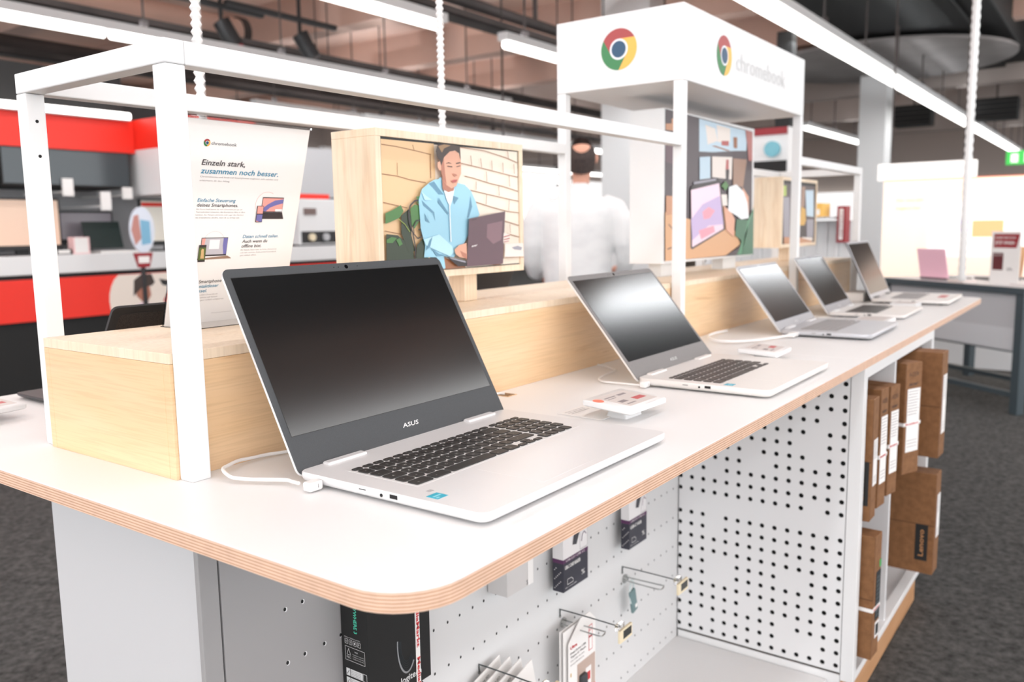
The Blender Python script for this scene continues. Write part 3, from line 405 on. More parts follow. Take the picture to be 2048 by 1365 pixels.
pegboard(.1215, .3265, [.2110, .2390, .2720, .3010], rows, GREYM, 'grey_pegboard')
cx = []
x = .3335
while x < 1.36: cx += [x]; x += .0298 if len(cx) % 2 else .0335
pegboard(.3275, 1.374, cx, rows, mat('pegboard_white', (.67, .67, .67), .5), 'white_pegboard')
b = B(); b.box(.1195, .058, -.73, 1.3745, .415, -.7165); b.box(.1195, .058, -.76, 1.3745, .07, -.73); b.make('bottom_shelf', WHITE, t, world=True, bevel=.001)
b = B(); b.box(.13, .09, -TH, 1.3745, .41, -.73); b.make('plinth', OAK, t, world=True)
b = B(); b.box(.112, .75, -TH, 1.3745, .762, Z0); b.make('back_panel', PANEL, t, world=True)
# ================================================================ CABINET under the far worktop
t = thing('storage_cabinet', 'white open cabinet with perforated side panel and oak plinth under far worktop', 'cabinet', (1.77, .3, -TH))
FY = .003
def post(x0, y0, x1, y1, z0, z1, name='frame_post', m=WHITE, p=None): B().box(x0, y0, z0, x1, y1, z1).make(name, m, p or t, world=True, bevel=.0015)
post(1.376, FY, 1.400, FY+.0275, -.712, Z0); post(2.118, FY, 2.142, FY+.0275, -.712, Z0)
post(1.4005, FY, 2.1175, FY+.0275, -.043, Z0, 'top_rail'); post(1.4005, FY, 2.1175, FY+.0275, -.712, -.695, 'bottom_rail')
post(1.3775, FY+.028, 1.3835, .414, -.735, -.7005, 'side_rail')
post(1.69, FY+.006, 1.702, .41, -.70, -.0435, 'divider', PANEL)
post(1.4005, .031, 2.141, .41, -.709, -.703, 'bottom_panel', PANEL)
post(1.4005, .411, 2.141, .418, -.70, Z0, 'back_panel', PANEL)
post(2.128, .031, 2.141, .41, -.70, Z0, 'end_panel', PANEL)
post(1.385, .02, 2.135, .41, -TH, -.7125, 'plinth', OAK)
post(1.3765, .42, 2.141, 1.15, -TH, Z0, 'rear_cabinet', PANEL)
# perforated panel with real holes, a black sheet behind them stands in for the shade inside
MISS = {1: [2, 9, 10, 11], 2: [9], 3: [6], 5: [3, 4], 6: [3, 4, 9, 10], 9: [3], 10: [3], 11: list(range(14)), 12: [11], 14: [3], 15: [6, 7], 16: [6, 11], 17: [10, 11], 18: [11], 19: [12]}
P = .0284; y0p = .0405-P/2; z0p = -.6805-P/2; NX, NZ = 14, 23
b = B(frame3((1.3765, 0, 0), (0, 1, 0), (0, 0, 1)))
yA, yB, zA, zB = .0312, .414, -.7, -.0215
for c in range(NX):
    for r in range(NZ):
        a0 = y0p+(NX-1-c)*P; a1 = a0+P; c0 = z0p+r*P; c1 = c0+P
        a0 = max(a0, yA); a1 = min(a1, yB); c0 = max(c0, zA); c1 = min(c1, zB)
        hx = .0405+(NX-1-c)*P; hz = -.6805+r*P; R = .0052
        if c in MISS.get(r, []) or c1 < hz+R: b.poly([(a0, c0), (a1, c0), (a1, c1), (a0, c1)], 0); continue
        n = 16; cor = [(a1, hz), (a1, c1), (hx, c1), (a0, c1), (a0, hz), (a0, c0), (hx, c0), (a1, c0)]
        ring = [(hx+R*math.cos(2*math.pi*i/n), hz+R*math.sin(2*math.pi*i/n)) for i in range(n)]
        for i in range(8):
            vs = [ring[2*i], cor[i], cor[(i+1) % 8], ring[(2*i+2) % n], ring[2*i+1]]
            b.poly(vs, 0)
        k = len(b.v); T = b.M
        for i in range(n):
            p, q = ring[i], ring[(i+1) % n]
            b.add([(p[0], p[1], 0), (q[0], q[1], 0), (q[0], q[1], .0012), (p[0], p[1], .0012)], [(0, 1, 2, 3)], 0)
b.box(yA, zA, 0, yA+.0002, zB, .0012)
b.make('perforated_panel', PANEL, t, world=True)
B().box(1.3835, .0312, -.70, 1.3855, .414, -.0215).make('dark_liner', mat('hole_shade_black', (.006, .006, .006), .9), t, world=True)
# ================================================================ FRAMES ON THE TABLE
S = .0242; FA, FB, FC, FH, FT = .0948, .4149, .7476, .4826, .0253
def frame(x0, x1, label, left=True, right=True):
    t = thing('tube_frame', label, 'frame', ((x0+x1)/2, .58, 0), 0, 'white tube frames')
    def bx(n, *a): B().box(*a).make(n, WHITE, t, world=True, bevel=.0016)
    if left:
        bx('post', x0, FB, 0, x0+S, FB+S, FH-FT-.0004); bx('post', x0, FC-S, 0, x0+S, FC, FH-FT-.0004)
        bx('end_rail', x0, FB, FH-FT, x0+S, FC, FH)
    if right:
        bx('post', x1-S, FB, 0, x1, FB+S, FH-FT-.0004); bx('post', x1-S, FC-S, 0, x1, FC, FH-FT-.0004)
        bx('end_rail', x1-S, FB, FH-FT, x1, FC, FH)
    a = x0+S+.0003 if left else x0; e = x1-S-.0003 if right else x1
    bx('front_rail', a, FB, FH-FT, e, FB+S, FH); bx('rear_rail', a, FC-S, FH-FT, e, FC, FH)
    hb = B()
    for x, y in ((x0+.0122, FC-S), (x1-.04, FC-S)):
        for z in (.4227, .379): hb.cyl((x, y-.0003, z), (x, y+.002, z), .0021, 0, 12)
    if left: hb.make('screw_hole', HOLE, t, world=True)
frame(FA, 1.373, 'white square-tube frame nearest the camera over the near worktop', right=False)
frame(2.2435, 2.985, 'small far white frame right of the sign tower', left=False)
# sign tower
t = thing('sign_tower', 'tall white sign tower with four-colour roundels and pale grey lettering', 'sign', (1.81, .58, 0))
for x in (1.3743, 2.2422-S):
    for y in (.4133, .7488-S): B().box(x, y, 0, x+S, y+S, .6026).make('post', WHITE, t, world=True, bevel=.0016)
B().box(1.3743, .4133, .6028, 2.2422, .7488, .7694).make('sign_box', WHITE, t, world=True, bevel=.0015)
b = B(); M = frame3((1.3743, .7488, .6028), (0, -1, 0), (0, 0, 1)); roundel(b, .7488-.5765, .6882-.6028, .0472, .0006, M); b.make('roundel', RND, t, world=True); b = B()
M = frame3((1.3743, .4133, .6028), (1, 0, 0), (0, 0, 1)); roundel(b, 1.609-1.3743, .6880-.6028, .0475, .0006, M); b.make('roundel', RND, t, world=True)
b = B(); text(b, 'chromebook', .313, .0625, w=.375, h=.045, z=.001, M=M); b.make('lettering', mat('pale_grey_letters', (.62, .62, .62), .4), t, world=True, tag={'label': 'pale grey lettering'})
# ================================================================ MAPLE BOXES down the middle
def mbox(x0, x1, label, h=.1452):
    t = thing('wooden_box', label, 'wooden box', ((x0+x1)/2, .58, 0), 0, 'maple boxes along the table middle')
    Y0, Y1 = .4393, .7233
    B().box(x0, Y0, 0, x1, Y0+.012, h-.0122).make('front_board', MAPLE, t, world=True, bevel=.0005)
    B().box(x0, Y1-.012, 0, x1, Y1, h-.0122).make('rear_board', MAPLE, t, world=True, bevel=.0005)
    B().box(x0, Y0, h-.012, x1, Y1, h).make('top_board', MAPLEV, t, world=True, bevel=.0005)
    B().box(x0, Y0+.0122, 0, x0+.012, Y1-.0122, h-.0122).make('end_board', MAPLE, t, world=True, bevel=.0005)
    B().box(x1-.012, Y0+.0122, 0, x1, Y1-.0122, h-.0122).make('end_board', MAPLE, t, world=True, bevel=.0005)
mbox(.0905, 1.3738, 'near maple box standing between the posts of the nearest frame')
mbox(1.3992, 2.2172, 'middle maple box under the white sign tower')
mbox(2.2428, 2.9600, 'far maple box inside the small far frame')
# ================================================================ SCREENS
def wood_screen(x0, x1, pic, label, px):
    t = thing('framed_screen', label, 'framed picture', ((x0+x1)/2, .58, .1452))
    z0, z1, y0, y1 = .1966, .4352, .534, .632
    b = B()
    e = .0125
    b.box(x0, y0, z0, x1, y1, z0+.012); b.box(x0, y0, z1-.012, x1, y1, z1); b.box(x0, y0, z0+.012, x0+.012, y1, z1-.012); b.box(x1-.012, y0, z0+.012, x1, y1, z1-.012)
    b.box(x0+.012, y1-.02, z0+.012, x1-.012, y1-.004, z1-.012)
    b.make('casing', MAPLEV, t, world=True, bevel=.0006)
    B().box(x0+.0122, y0+.003, z0+.0122, x1-.0122, y1-.021, z1-.0122).make('screen_panel', BLK, t, world=True)
    xm = x0+.266*(x1-x0)/.396*1.0
    B().box(px-.0185, .565, .1455, px+.0185, .602, z0-.0003).make('stem', MAPLEV, t, world=True, bevel=.0006)
    M = frame3((x0, y0+.0032, z0), (1, 0, 0), (0, 0, 1)); picture(t, pic, M)
    return t, M
t, M = wood_screen(.521, .9165, PIC1, 'maple-framed picture of a person in a light blue hoodie using a laptop', .788)
b = B(); text(b, 'acer', .2185, .0492, w=.0175, h=.0034, z=.0148, M=M, rot=.12, shear=.3, bold=.02); text(b, 'chromebook', .222, .0955, w=.013, h=.002, z=.0148, M=M, rot=.16, mi=1); b.make('picture_lettering', [PAPER, BLK], t, world=True)
wood_screen(2.43, 2.825, PIC3, 'small far maple-framed picture with a yellow figure inside the far frame', 2.63)
t = thing('picture_board', 'tall white panel with picture of a laptop on a desk under the sign tower', 'display panel', (1.75, .58, .1452))
B().box(1.530, .5345, .1815, 2.158, .63, .5675).make('casing', WHITE, t, world=True, bevel=.001)
B().box(1.58, .565, .1455, 1.68, .60, .1812).make('foot', WHITE, t, world=True); B().box(2.0, .565, .1455, 2.1, .60, .1812).make('foot', WHITE, t, world=True)
picture(t, PIC2, frame3((1.531, .534, .1835), (1, 0, 0), (0, 0, 1)))
# ================================================================ LEAFLET STAND (A4)
t = thing('leaflet_stand', 'clear stand holding a white A4 leaflet about laptops and smartphones', 'leaflet', (.35, .66, .1454))
BLp = Vector((.2439, .6912, .1462)); TLp = Vector((.2439, .6045, .4306)); vdir = (TLp-BLp).normalized(); M = frame3(BLp, (1, 0, 0), vdir)
B(M).box(0, 0, -.0006, .21, .297, 0).make('leaflet', PAPER, t, world=True)
B(M).box(-.001, 0, -.0035, .211, .299, -.0012).make('acrylic_back', ACR, t, world=True)
b = B(M); b.box(-.001, .2975, -.0035, .2115, .3005, .002); b.make('top_edge', ACR, t, world=True)
B().box(.243, .62, .1454, .455, .70, .1464).make('foot', ACR, t, world=True)
TB = mat('ink_blue', srgb(38, 130, 165), .5); TK = mat('ink_black', srgb(60, 52, 54), .5); TG = mat('ink_grey', srgb(150, 142, 142), .5)
b = B(M); z = .0004; K_, BL_, G_ = 0, 1, 2
text(b, 'chromebook', .0415, .2638, w=.041, h=.0045, mi=K_, z=z)
b.make('logo_text', [TK, TB, TG], t, world=True); b = B(M)
text(b, 'Einzeln stark,', .0296, .2352, w=.0714, h=.0078, mi=K_, z=z, shear=.18, bold=.012)
text(b, 'zusammen noch besser.', .0296, .2235, w=.1325, h=.0078, mi=BL_, z=z, shear=.18, bold=.012)
text(b, 'Chromebooks und Android Smartphones ergänzen sich nahtlos und', .0296, .2180, w=.133, h=.0022, mi=G_, z=z); text(b, 'erleichtern dir den Alltag.', .0296, .2125, w=.049, h=.0022, mi=G_, z=z)
b.make('headline', [TK, TB, TG], t, world=True); b = B(M)
text(b, 'Einfache Steuerung', .0298, .1832, w=.063, h=.0050, mi=BL_, z=z, shear=.18, bold=.008); text(b, 'deines Smartphones.', .0298, .1762, w=.068, h=.0050, mi=K_, z=z, shear=.18, bold=.008)
for i, (s, w_) in enumerate((('Mit Phone Hub kannst du vom Chromebook aus auf', .0765), ('Textnachrichten antworten, den Smartphone Akku im Blick', .082), ('behalten, den Hotspot aktivieren oder sogar den Standort', .080), ('des Smartphones abrufen, wenn du es verlegt hast.', .0735))): text(b, s, .0295, .1716-.0041*i, w=w_, h=.0019, mi=G_, z=z)
b.make('text_block', [TK, TB, TG], t, world=True); b = B(M)
text(b, 'Daten schnell teilen.', .113, .1290, w=.066, h=.0050, mi=BL_, z=z, shear=.18, bold=.008); text(b, 'Auch wenn du', .113, .1216, w=.046, h=.0050, mi=K_, z=z, shear=.18, bold=.008); text(b, 'offline bist.', .113, .1142, w=.036, h=.0050, mi=K_, z=z, shear=.18, bold=.008)
for i, (s, w_) in enumerate((('Mit Nearby Share teilst du Fotos, Dokumente', .0665), ('und mehr zwischen Android und Chromebook', .0665), ('ganz einfach offline.', .0295))): text(b, s, .1124, .1095-.0042*i, w=w_, h=.0019, mi=G_, z=z)
b.make('text_block', [TK, TB, TG], t, world=True); b = B(M)
text(b, 'Dein Smartphone', .0296, .0620, w=.0560, h=.0050, mi=K_, z=z, shear=.18, bold=.008); text(b, 'als kontaktloser', .0296, .0548, w=.052, h=.0050, mi=BL_, z=z, shear=.18, bold=.008); text(b, 'Schlüssel.', .0296, .0477, w=.033, h=.0050, mi=BL_, z=z, shear=.18, bold=.008)
for i, (s, w_) in enumerate((('Jetzt kannst du dein Chromebook', .052), ('mit dem Smartphone auf deinem', .052), ('Chromebook ganz einfach entsperren.', .064))): text(b, s, .0296, .0430-.0042*i, w=w_, h=.0019, mi=G_, z=z)
b.make('text_block', [TK, TB, TG], t, world=True); b = B(M)
text(b, 'Chromebook ist eine Marke.', .0745, .0132, w=.036, h=.0012, mi=G_, z=z)
b.make('footnote', [TK, TB, TG], t, world=True)
b = B(M); roundel(b, .0345, .2660, .0052, .0004, None); b.make('leaflet_roundel', RND, t, world=True)
IL = [mat('ink_dark', srgb(52, 44, 48), .5), mat('ink_pink', srgb(238, 160, 150), .5), mat('ink_violet', srgb(112, 110, 170), .5), mat('ink_paper', (.8, .8, .82), .5), mat('ink_lawn', srgb(90, 105, 50), .5), mat('ink_fur', srgb(205, 170, 120), .5), mat('ink_mid', srgb(190, 186, 192), .5), mat('ink_bronze', srgb(150, 120, 100), .5)]
b = B(M)
b.poly([(.1397, .192), (.1791, .192), (.1791, .1690), (.1397, .1690)], 0, .0004); b.poly([(.1405, .1905), (.1783, .1905), (.1783, .1702), (.1405, .1702)], 1, .0006)
b.poly([(.1405, .1740), (.150, .181), (.162, .187), (.1783, .1895), (.1783, .183), (.166, .180), (.155, .176), (.148, .1702), (.1405, .1702)], 2, .0008); b.poly([(.165, .174), (.1783, .174), (.1783, .1702), (.165, .1702)], 3, .001)
b.poly([(.1410, .1688), (.1795, .1688), (.1834, .1583), (.1440, .1583)], 0, .0004)
b.poly([(.1314, .1787), (.1433, .1787), (.1433, .1535), (.1314, .1535)], 0, .0012); b.poly([(.1322, .1780), (.1425, .1780), (.1425, .1668), (.1322, .1668)], 1, .0014); b.poly([(.1322, .1655), (.1425, .1655), (.1425, .1545), (.1322, .1545)], 2, .0014); b.poly([(.1322, .156), (.1380, .1545), (.1322, .1545)], 1, .0016)
b.stroke([(.148+.020*math.cos(math.radians(60+10*i)), .180+.020*math.sin(math.radians(60+10*i))) for i in range(15)], .0004, 1, .0004); b.make('leaflet_illustration', IL, t, world=True); b = B(M)
b.poly([(.0436, .1307), (.0878, .1307), (.0878, .1030), (.0436, .1030)], 0, .0004); b.poly([(.0443, .1297), (.0871, .1297), (.0871, .1052), (.0443, .1052)], 6, .0006)
b.poly([(.0570, .1275), (.0740, .1275), (.0740, .1135), (.0570, .1135)], 3, .0008); b.poly([(.0800, .1297), (.0871, .1297), (.0871, .1052), (.0825, .1052), (.080, .118)], 2, .0008); b.poly([(.0443, .1297), (.050, .1297), (.049, .12), (.0443, .118)], 1, .0008)
b.poly([(.0385, .0995), (.0900, .1028), (.0968, .0990), (.0968, .0982), (.0385, .0978)], 7, .0004)
b.poly([(.0404, .1204), (.0523, .1204), (.0523, .0949), (.0404, .0949)], 0, .0012); b.poly([(.0409, .1165), (.0518, .1165), (.0518, .0978), (.0409, .0978)], 4, .0014)
b.poly([(.0455, .1150), (.0485, .1140), (.0490, .1090), (.0500, .1000), (.0440, .1000), (.0445, .1080), (.0440, .1120)], 5, .0016)
for (cx_, cy_, r, a0, a1, k) in ((.0645, .122, .018, 25, 155, 6),):
    b.stroke([(cx_+r*math.cos(math.radians(a0+(a1-a0)*i/14)), cy_+r*math.sin(math.radians(a0+(a1-a0)*i/14))) for i in range(15)], .0004, k, .0004)
b.make('leaflet_illustration', IL, t, world=True)

# ================================================================ LAPTOPS
ROW_N = ['^', '1', '2', '3', '4', '5', '6', '7', '8', '9', '0', 'ß', '´']
def laptop(name, label, x, y, rz, W, D, th, L, zt, body, lidm, bez, keym, kbd, numpad, detail=2, logo='ASUS', bot=.046, legm=None, extra=None, texture_back=None, sticker=None, edge=None, topbez=.012):
    t = thing(name, label, 'laptop', (x, y, 0), rz, 'open laptops on the table')
    edge = edge or body
    def fn(i): return rrect(i, i, W-i, D-i, .011)
    b = B(); b.layers(fn, [(.003, .005), (.0055, .0012), (.0085, 0), (zt-.0012, 0), (zt, .0010)], 0, [1, 0, 0, 0, 0]); b.make('base', [body, edge], t, smooth=True)
    b = B()
    for fx in (.03, W-.03):
        for fy in (.03, D-.03): b.cyl((fx, fy, 0), (fx, fy, .004), .007, 0, 12)
    b.make('foot', BLK, t)
    # keyboard
    x0, x1, y0, y1 = kbd
    kb = B(); kb.box(x0-.002, y0-.002, zt-.0002, x1+.002, y1+.002, zt+.0002); kbo = kb.make('keyboard', body, t)
    U = 19.25 if numpad else 15.0; ux = (x1-x0)/U; rh = (y1-y0)/5.55
    rows = [[('esc', 1)]+[('f%d' % i, 1) for i in range(1, 13)]+[('', 1), ('', 1)],
            [(k, 1) for k in ROW_N]+[('<-', 2)], [('|<', 1.5)]+[(k, 1) for k in 'QWERTZUIOPÜ+']+[('', 1.5)],
            [('A', 1.75)]+[(k, 1) for k in 'ASDFGHJKLÖÄ#']+[('<-', 1.25)], [('^', 1.25), ('<', 1)]+[(k, 1) for k in 'YXCVBNM,.-']+[('^', 2.75)],
            [('strg', 1.8), ('alt', 1.8), ('', 5.0), ('alt', 1.5), ('strg', 1.4), ('<', 1), ('v', 1), ('>', 1)]]
    pad = [['', '', '', ''], ['/', 'x', '-', '+'], ['7', '8', '9', '-'], ['4', '5', '6', '+'], ['1', '2', '3', '='], ['0', ',', '', '']]
    yy = y1
    for r, row in enumerate(rows):
        h = rh*.55 if r == 0 else rh; yy -= h; xx = x0
        items = [(k, xw) for k, xw in row]
        if numpad: items += [(None, .25)]+[(k, 1) for k in pad[r]]
        for k, xw in items:
            wd = ux*xw
            if k is None: xx += wd; continue
            g = .0016 if detail >= 2 else .0011; yb = yy+g; yt = yy+h-g
            if r == 5 and k in ('<', '>'): yt = yy+h*.5
            b = B()
            if r == 5 and k == 'v':
                b.layers(lambda i: rrect(xx+g+i, yb+i, xx+wd-g-i, yy+h*.48-i, .0008, 2), [(zt, 0), (zt+.0012, 0), (zt+.0015, .0004)]); b.layers(lambda i: rrect(xx+g+i, yy+h*.54+i, xx+wd-g-i, yt-i, .0008, 2), [(zt, 0), (zt+.0012, 0), (zt+.0015, .0004)])
            else: b.layers(lambda i: rrect(xx+g+i, yb+i, xx+wd-g-i, yt-i, .0022 if detail >= 2 else .0011, 2), [(zt, 0), (zt+.0012, 0), (zt+.0015, .0004)])
            if k and detail >= 2: text(b, k, xx+wd*(.30 if len(k) == 1 else .22), yb+(yt-yb)*.28, h=(.0033 if len(k) == 1 and r else .0016), mi=1, z=zt+.00165)
            elif k and detail == 1: b.box(xx+wd*.35, yb+(yt-yb)*.4, zt+.0015, xx+wd*.6, yb+(yt-yb)*.6, zt+.0016, 1)
            b.make('key', [keym, legm or LEG], kbo); xx += wd
    # trackpad
    cxp = (x0+x1)/2-(.02 if numpad else 0)
    b = B(); b.layers(lambda i: rrect(cxp-.055+i, .012+i, cxp+.055-i, y0-.012-i, .003), [(zt-.0001, 0), (zt+.0001, .0001)]); b.make('trackpad', body, t)
    # hinges
    for hx in (.055, W-.075):
        b = B(); b.layers(lambda i: rrect(hx-.02+i, D-.013+i, hx+.04-i, D-.001-i, .002), [(zt-.001, 0), (zt+.0016, 0), (zt+.0028, .0012)]); b.make('hinge', lidm, t, bevel=.0004)
    # ports on the left side
    b = B()
    for ya, yb_, za, zb in ports_for(D): b.box(-.0004, ya, za, .003, yb_, zb)
    b.cyl((-.0005, D*.51, .0095), (.003, D*.51, .0095), .0019, 0, 14); b.make('port', HOLE, t)
    # lid: local x right, v up the lid, n towards the user
    u = Vector((1, 0, 0)); v = Vector((0, math.sin(th), math.cos(th))); n = u.cross(v)
    M = frame3((0, D-.004, zt-.006), u, v)
    if n.y > 0: pass
    f2 = lambda i: rrect(i, i, W-i, L-i, .009)
    b = B(M); b.layers(f2, [(-.0062, .0025), (-.0048, 0), (-.0014, 0)]); lid = b.make('lid', lidm, t, smooth=True)
    sx0, sx1, sy0, sy1 = .0085, W-.0085, bot, L-topbez
    b = B(M); b.layers(f2, [(-.0014, 0), (-.0004, 0), (0, .0008)])
    b.make('bezel', bez, t)
    b = B(M); b.box(sx0-.0006, sy0-.0006, -.0002, sx1+.0006, sy1+.0009, .00012); b.make('screen_gasket', BLK, t)
    b = B(M); b.box(sx0, sy0, 0, sx1, sy1, .0002); b.make('screen', SCR, t)
    if detail >= 1:
        b = B(M); b.cyl((W/2, L-topbez/2, 0), (W/2, L-topbez/2, .0004), .0029, 0, 20); b.cyl((W/2-.014, L-topbez/2, 0), (W/2-.014, L-topbez/2, .0003), .0006, 0, 8); b.cyl((W/2-.022, L-topbez/2, 0), (W/2-.022, L-topbez/2, .0003), .0006, 0, 8); b.cyl((W/2+.02, L-topbez/2, 0), (W/2+.02, L-topbez/2, .0003), .0006, 0, 8); b.make('webcam', LENS, t)
        b = B(M); text(b, logo, W/2-.0155, bot*.45, w=.031 if logo == 'ASUS' else .02, h=.0056, z=.0003, shear=.25, bold=.012); b.make('logo', mat('logo_silver', (.75, .75, .75), .3, .6), t)
    if texture_back:
        B(M).layers(lambda i: rrect(.012+i, .012+i, W-.012-i, L-.012-i, .006), [(-.0068, 0), (-.006, 0)]).make('fabric_cover', texture_back, t)
    if sticker:
        b = B(); b.box(.010, .067, zt, .026, .0825, zt+.0003); b.box(.0125, .0740, zt+.0003, .0235, .0765, zt+.0004, 1); b.box(.012, .069, zt+.0003, .0165, .0718, zt+.0004, 1)
        b.box(.0225, .0885, zt, .030, .0945, zt+.0003, 2); b.make('sticker', [TEAL, mat('sticker_light', srgb(150, 215, 228), .4), mat('sticker_grey', (.45, .44, .45), .5)], t)
    return t, M
def ports_for(D):
    return [(D*.60-.001, D*.60+.0085, .0105, .0114), (D*.425, D*.425+.0105, .0085, .0128)]
def cable(pts, r, label, z, plug=None, group='white charging cables'):
    t = thing('charging_cable', label, 'cable', pts[0], 0, group)
    b = B(); b.tube(pts, r, 0, 8); b.make('cord', CABLE, t, world=True, smooth=True)
    if plug:
        (px, py, pz, w_, l_, ang) = plug
        M = Matrix.Translation((px, py, pz)) @ Matrix.Rotation(ang, 4, 'Z')
        b = B(M); b.layers(lambda i: rrect(-l_+i, -w_/2+i, 0-i, w_/2-i, .002), [(0, .001), (.0012, 0), (.0085, 0), (.0098, .001)]); b.box(0, -w_*.36, .0022, .0005, w_*.36, .0078); b.make('plug', CABLE, t, world=True, smooth=True)
        b = B(M); b.box(-l_*.42, -w_/2-.0001, .003, -l_*.42+.0012, -w_/2+.0005, .0075); b.make('plug_mark', GREYM, t, world=True)
KEY_L = mat('key_legend_dim', (.42, .39, .36), .5)
laptop('laptop', 'nearest silver laptop with number pad and black keys', .1583, .0497, math.radians(-.2), .3833, .2639, .4925, .2578, .0145, SIL, SIL, BEZ, KEY, (.032, .3465, .1135, .2165), True, 2, sticker=True)
cable([(.1455, .2960, .0068), (.147, .3075, .0062), (.1475, .3193, .0062), (.1367, .3397, .006), (.1264, .3583, .006), (.1191, .3746, .007), (.1216, .3914, .0085), (.1304, .4090, .009), (.1438, .4165, .009), (.1645, .4265, .008), (.1865, .4290, .006), (.2086, .4290, .005), (.24, .4200, .004), (.30, .405, .004), (.40, .4, .004), (.52, .41, .004), (.66, .424, .0035), (.684, .414, .003)], .0021, 'white charging cable curling left from the nearest laptop', 0, plug=(.1578, .2768, .002, .0125, .018, 0))
laptop('laptop', 'second laptop with bright reflection on its tilted screen', .8714, .0273, math.radians(.2), .3353, .2366, .6853, .2319, .0154, SIL2, SIL2, BEZ2, KEY2, (.018, .267, .0895, .1875), False, 2, legm=KEY_L, sticker=True, bot=.040)
cable([(.856, .2480, .006), (.857, .2697, .005), (.8755-.014, .3011, .004), (.8597, .3227, .004), (.8713, .3393, .004), (.8933, .3519, .004), (.9348, .3599, .004), (.9783, .3650, .004), (1.0, .385, .0022), (1.02, .41, .0022), (1.03, .435, .0022)], .0016, 'thin white cable looping behind the second laptop', 0, plug=(.8708, .2440, .002, .012, .018, 0))
laptop('laptop', 'third laptop, grey with pale keys, on the far worktop', 1.6587, .0581, math.radians(1.0), .3166, .2165, .6347, .2009, .0156, GREYL, SIL, mat('silver_bezel', (.40, .40, .42), .4, .2), KEYG, (.03, .286, .085, .175), False, 1, bot=.030, topbez=.009, legm=KEYG, edge=DARKL)
cable([(1.645, .235, .008), (1.56, .262, .006), (1.48, .30, .006), (1.44, .345, .008), (1.47, .385, .012), (1.55, .405, .010), (1.65, .41, .006)], .003, 'thick white cable beside the third laptop', 0, plug=(1.6582, .235, .003, .016, .04, 0))
laptop('laptop', 'fourth laptop with dark keys and yellow tag at the hinge', 2.1605, .0848, math.radians(1.5), .3102, .2115, .5798, .199, .0134, SIL2, SIL, mat('silver_bezel2', (.36, .36, .38), .4, .2), KEY2, (.03, .28, .08, .17), False, 1, bot=.030, topbez=.007, legm=KEY2, edge=GREYL)
t, M5 = laptop('laptop', 'fifth laptop, farthest and most upright, at the table end', 2.6676, .0489, math.radians(1.2), .3265, .2451, .4254, .2188, .0165, SIL2, DARKL, GREYL, KEYG, (.03, .29, .10, .19), False, 0, bot=.022, topbez=.008, edge=BLK)
b = B(); b.box(.05, .015, .0168, .30, .085, .0173); b.box(.12, .03, .0173, .23, .055, .0175, 1); b.make('paper_notice', [PAPER, mat('faded_red', srgb(205, 110, 110), .5)], t)
laptop('laptop', 'dark tablet-like laptop behind the near maple box, fabric cover towards us', .58, 1.1215, math.pi, .36, .225, .60, .205, .010, DARKL, BLK, BLK, KEY, (.03, .33, .09, .18), False, 0, texture_back=FABRIC, bot=.02)
laptop('laptop', 'black laptop on the far side behind the first picture screen', 1.28, 1.1215, math.pi, .34, .22, .45, .20, .012, DARKL, BLK, BLK, KEY, (.03, .31, .09, .18), False, 0, bot=.02)
laptop('laptop', 'black laptop on the far side behind the tall white panel', 2.50, 1.1215, math.pi, .34, .22, .45, .215, .012, DARKL, BLK, BLK, KEY, (.03, .31, .09, .18), False, 0, bot=.02)
# ================================================================ PRICE TAGS on pedestals
def price_tag(ox, oy, rz, label, dot=True, paper=True, z=.0135):
    # local x,y = plate axes; front edge towards -x-y
    t = thing('price_tag', label, 'price tag', (ox, oy, 0), rz, 'electronic price tags on feet')
    w_, d_ = .108, .082
    tilt = Matrix.Translation((0, 0, z)) @ Matrix.Rotation(math.radians(4), 4, 'X')
    B().layers(lambda i: rrect(.030+i, .024+i, .078-i, .060-i, .004), [(0, 0), (z, .004)]).make('foot', WHITE, t)
    b = B(tilt); b.layers(lambda i: rrect(i, i, w_-i, d_-i, .004), [(0, .002), (.0018, 0), (.0075, 0), (.009, .0014)]); b.make('housing', WHITE, t, smooth=True)
    b = B(tilt); b.box(.020, .012, .009, .100, .072, .0092); DI = mat('epaper', srgb(208, 200, 196), .5)
    for i, (a, c, ww, hh, k) in enumerate(((.026, .058, .030, .003, 1), (.026, .052, .022, .002, 1), (.062, .056, .022, .006, 1), (.028, .030, .018, .009, 1), (.064, .026, .028, .012, 2), (.028, .020, .024, .003, 1))): b.box(a, c, .0092, a+ww, c+hh, .0093, k)
    b.make('display', [DI, mat('epaper_ink', srgb(140, 132, 134), .5), mat('epaper_red', srgb(190, 90, 92), .5)], t)
    b = B(tilt); text(b, 'displaydata', .05, .003, w=.030, h=.0022, z=.0092); b.make('maker_text', [mat('grey_ink', (.5, .5, .5), .5)], t)
    if dot: b = B(tilt); b.cyl((.010, .060, .009), (.010, .060, .0093), .0085, 0, 20); b.make('round_sticker', mat('coral', srgb(246, 130, 104), .5), t)
    if paper:
        b = B(); b.box(.004, .050, .0004, .075, .128, .0012); text(b, 'Weitere Informationen', .012, .118, w=.05, h=.003, z=.0014, mi=1); text(b, 'zum Gerät finden Sie', .012, .112, w=.046, h=.003, z=.0014, mi=1); text(b, 'auf unserer Webseite', .012, .106, w=.048, h=.003, z=.0014, mi=1); b.make('paper_slip', [PAPER, TK], t)
price_tag(.600, .1330, math.radians(-2), 'electronic price tag with coral dot between first and second laptop')
price_tag(1.212, .132, math.radians(3), 'electronic price tag without dot behind the second laptop', False, False)
price_tag(.052, .925, math.radians(8), 'electronic price tag at the far left edge of the worktop', False, False)
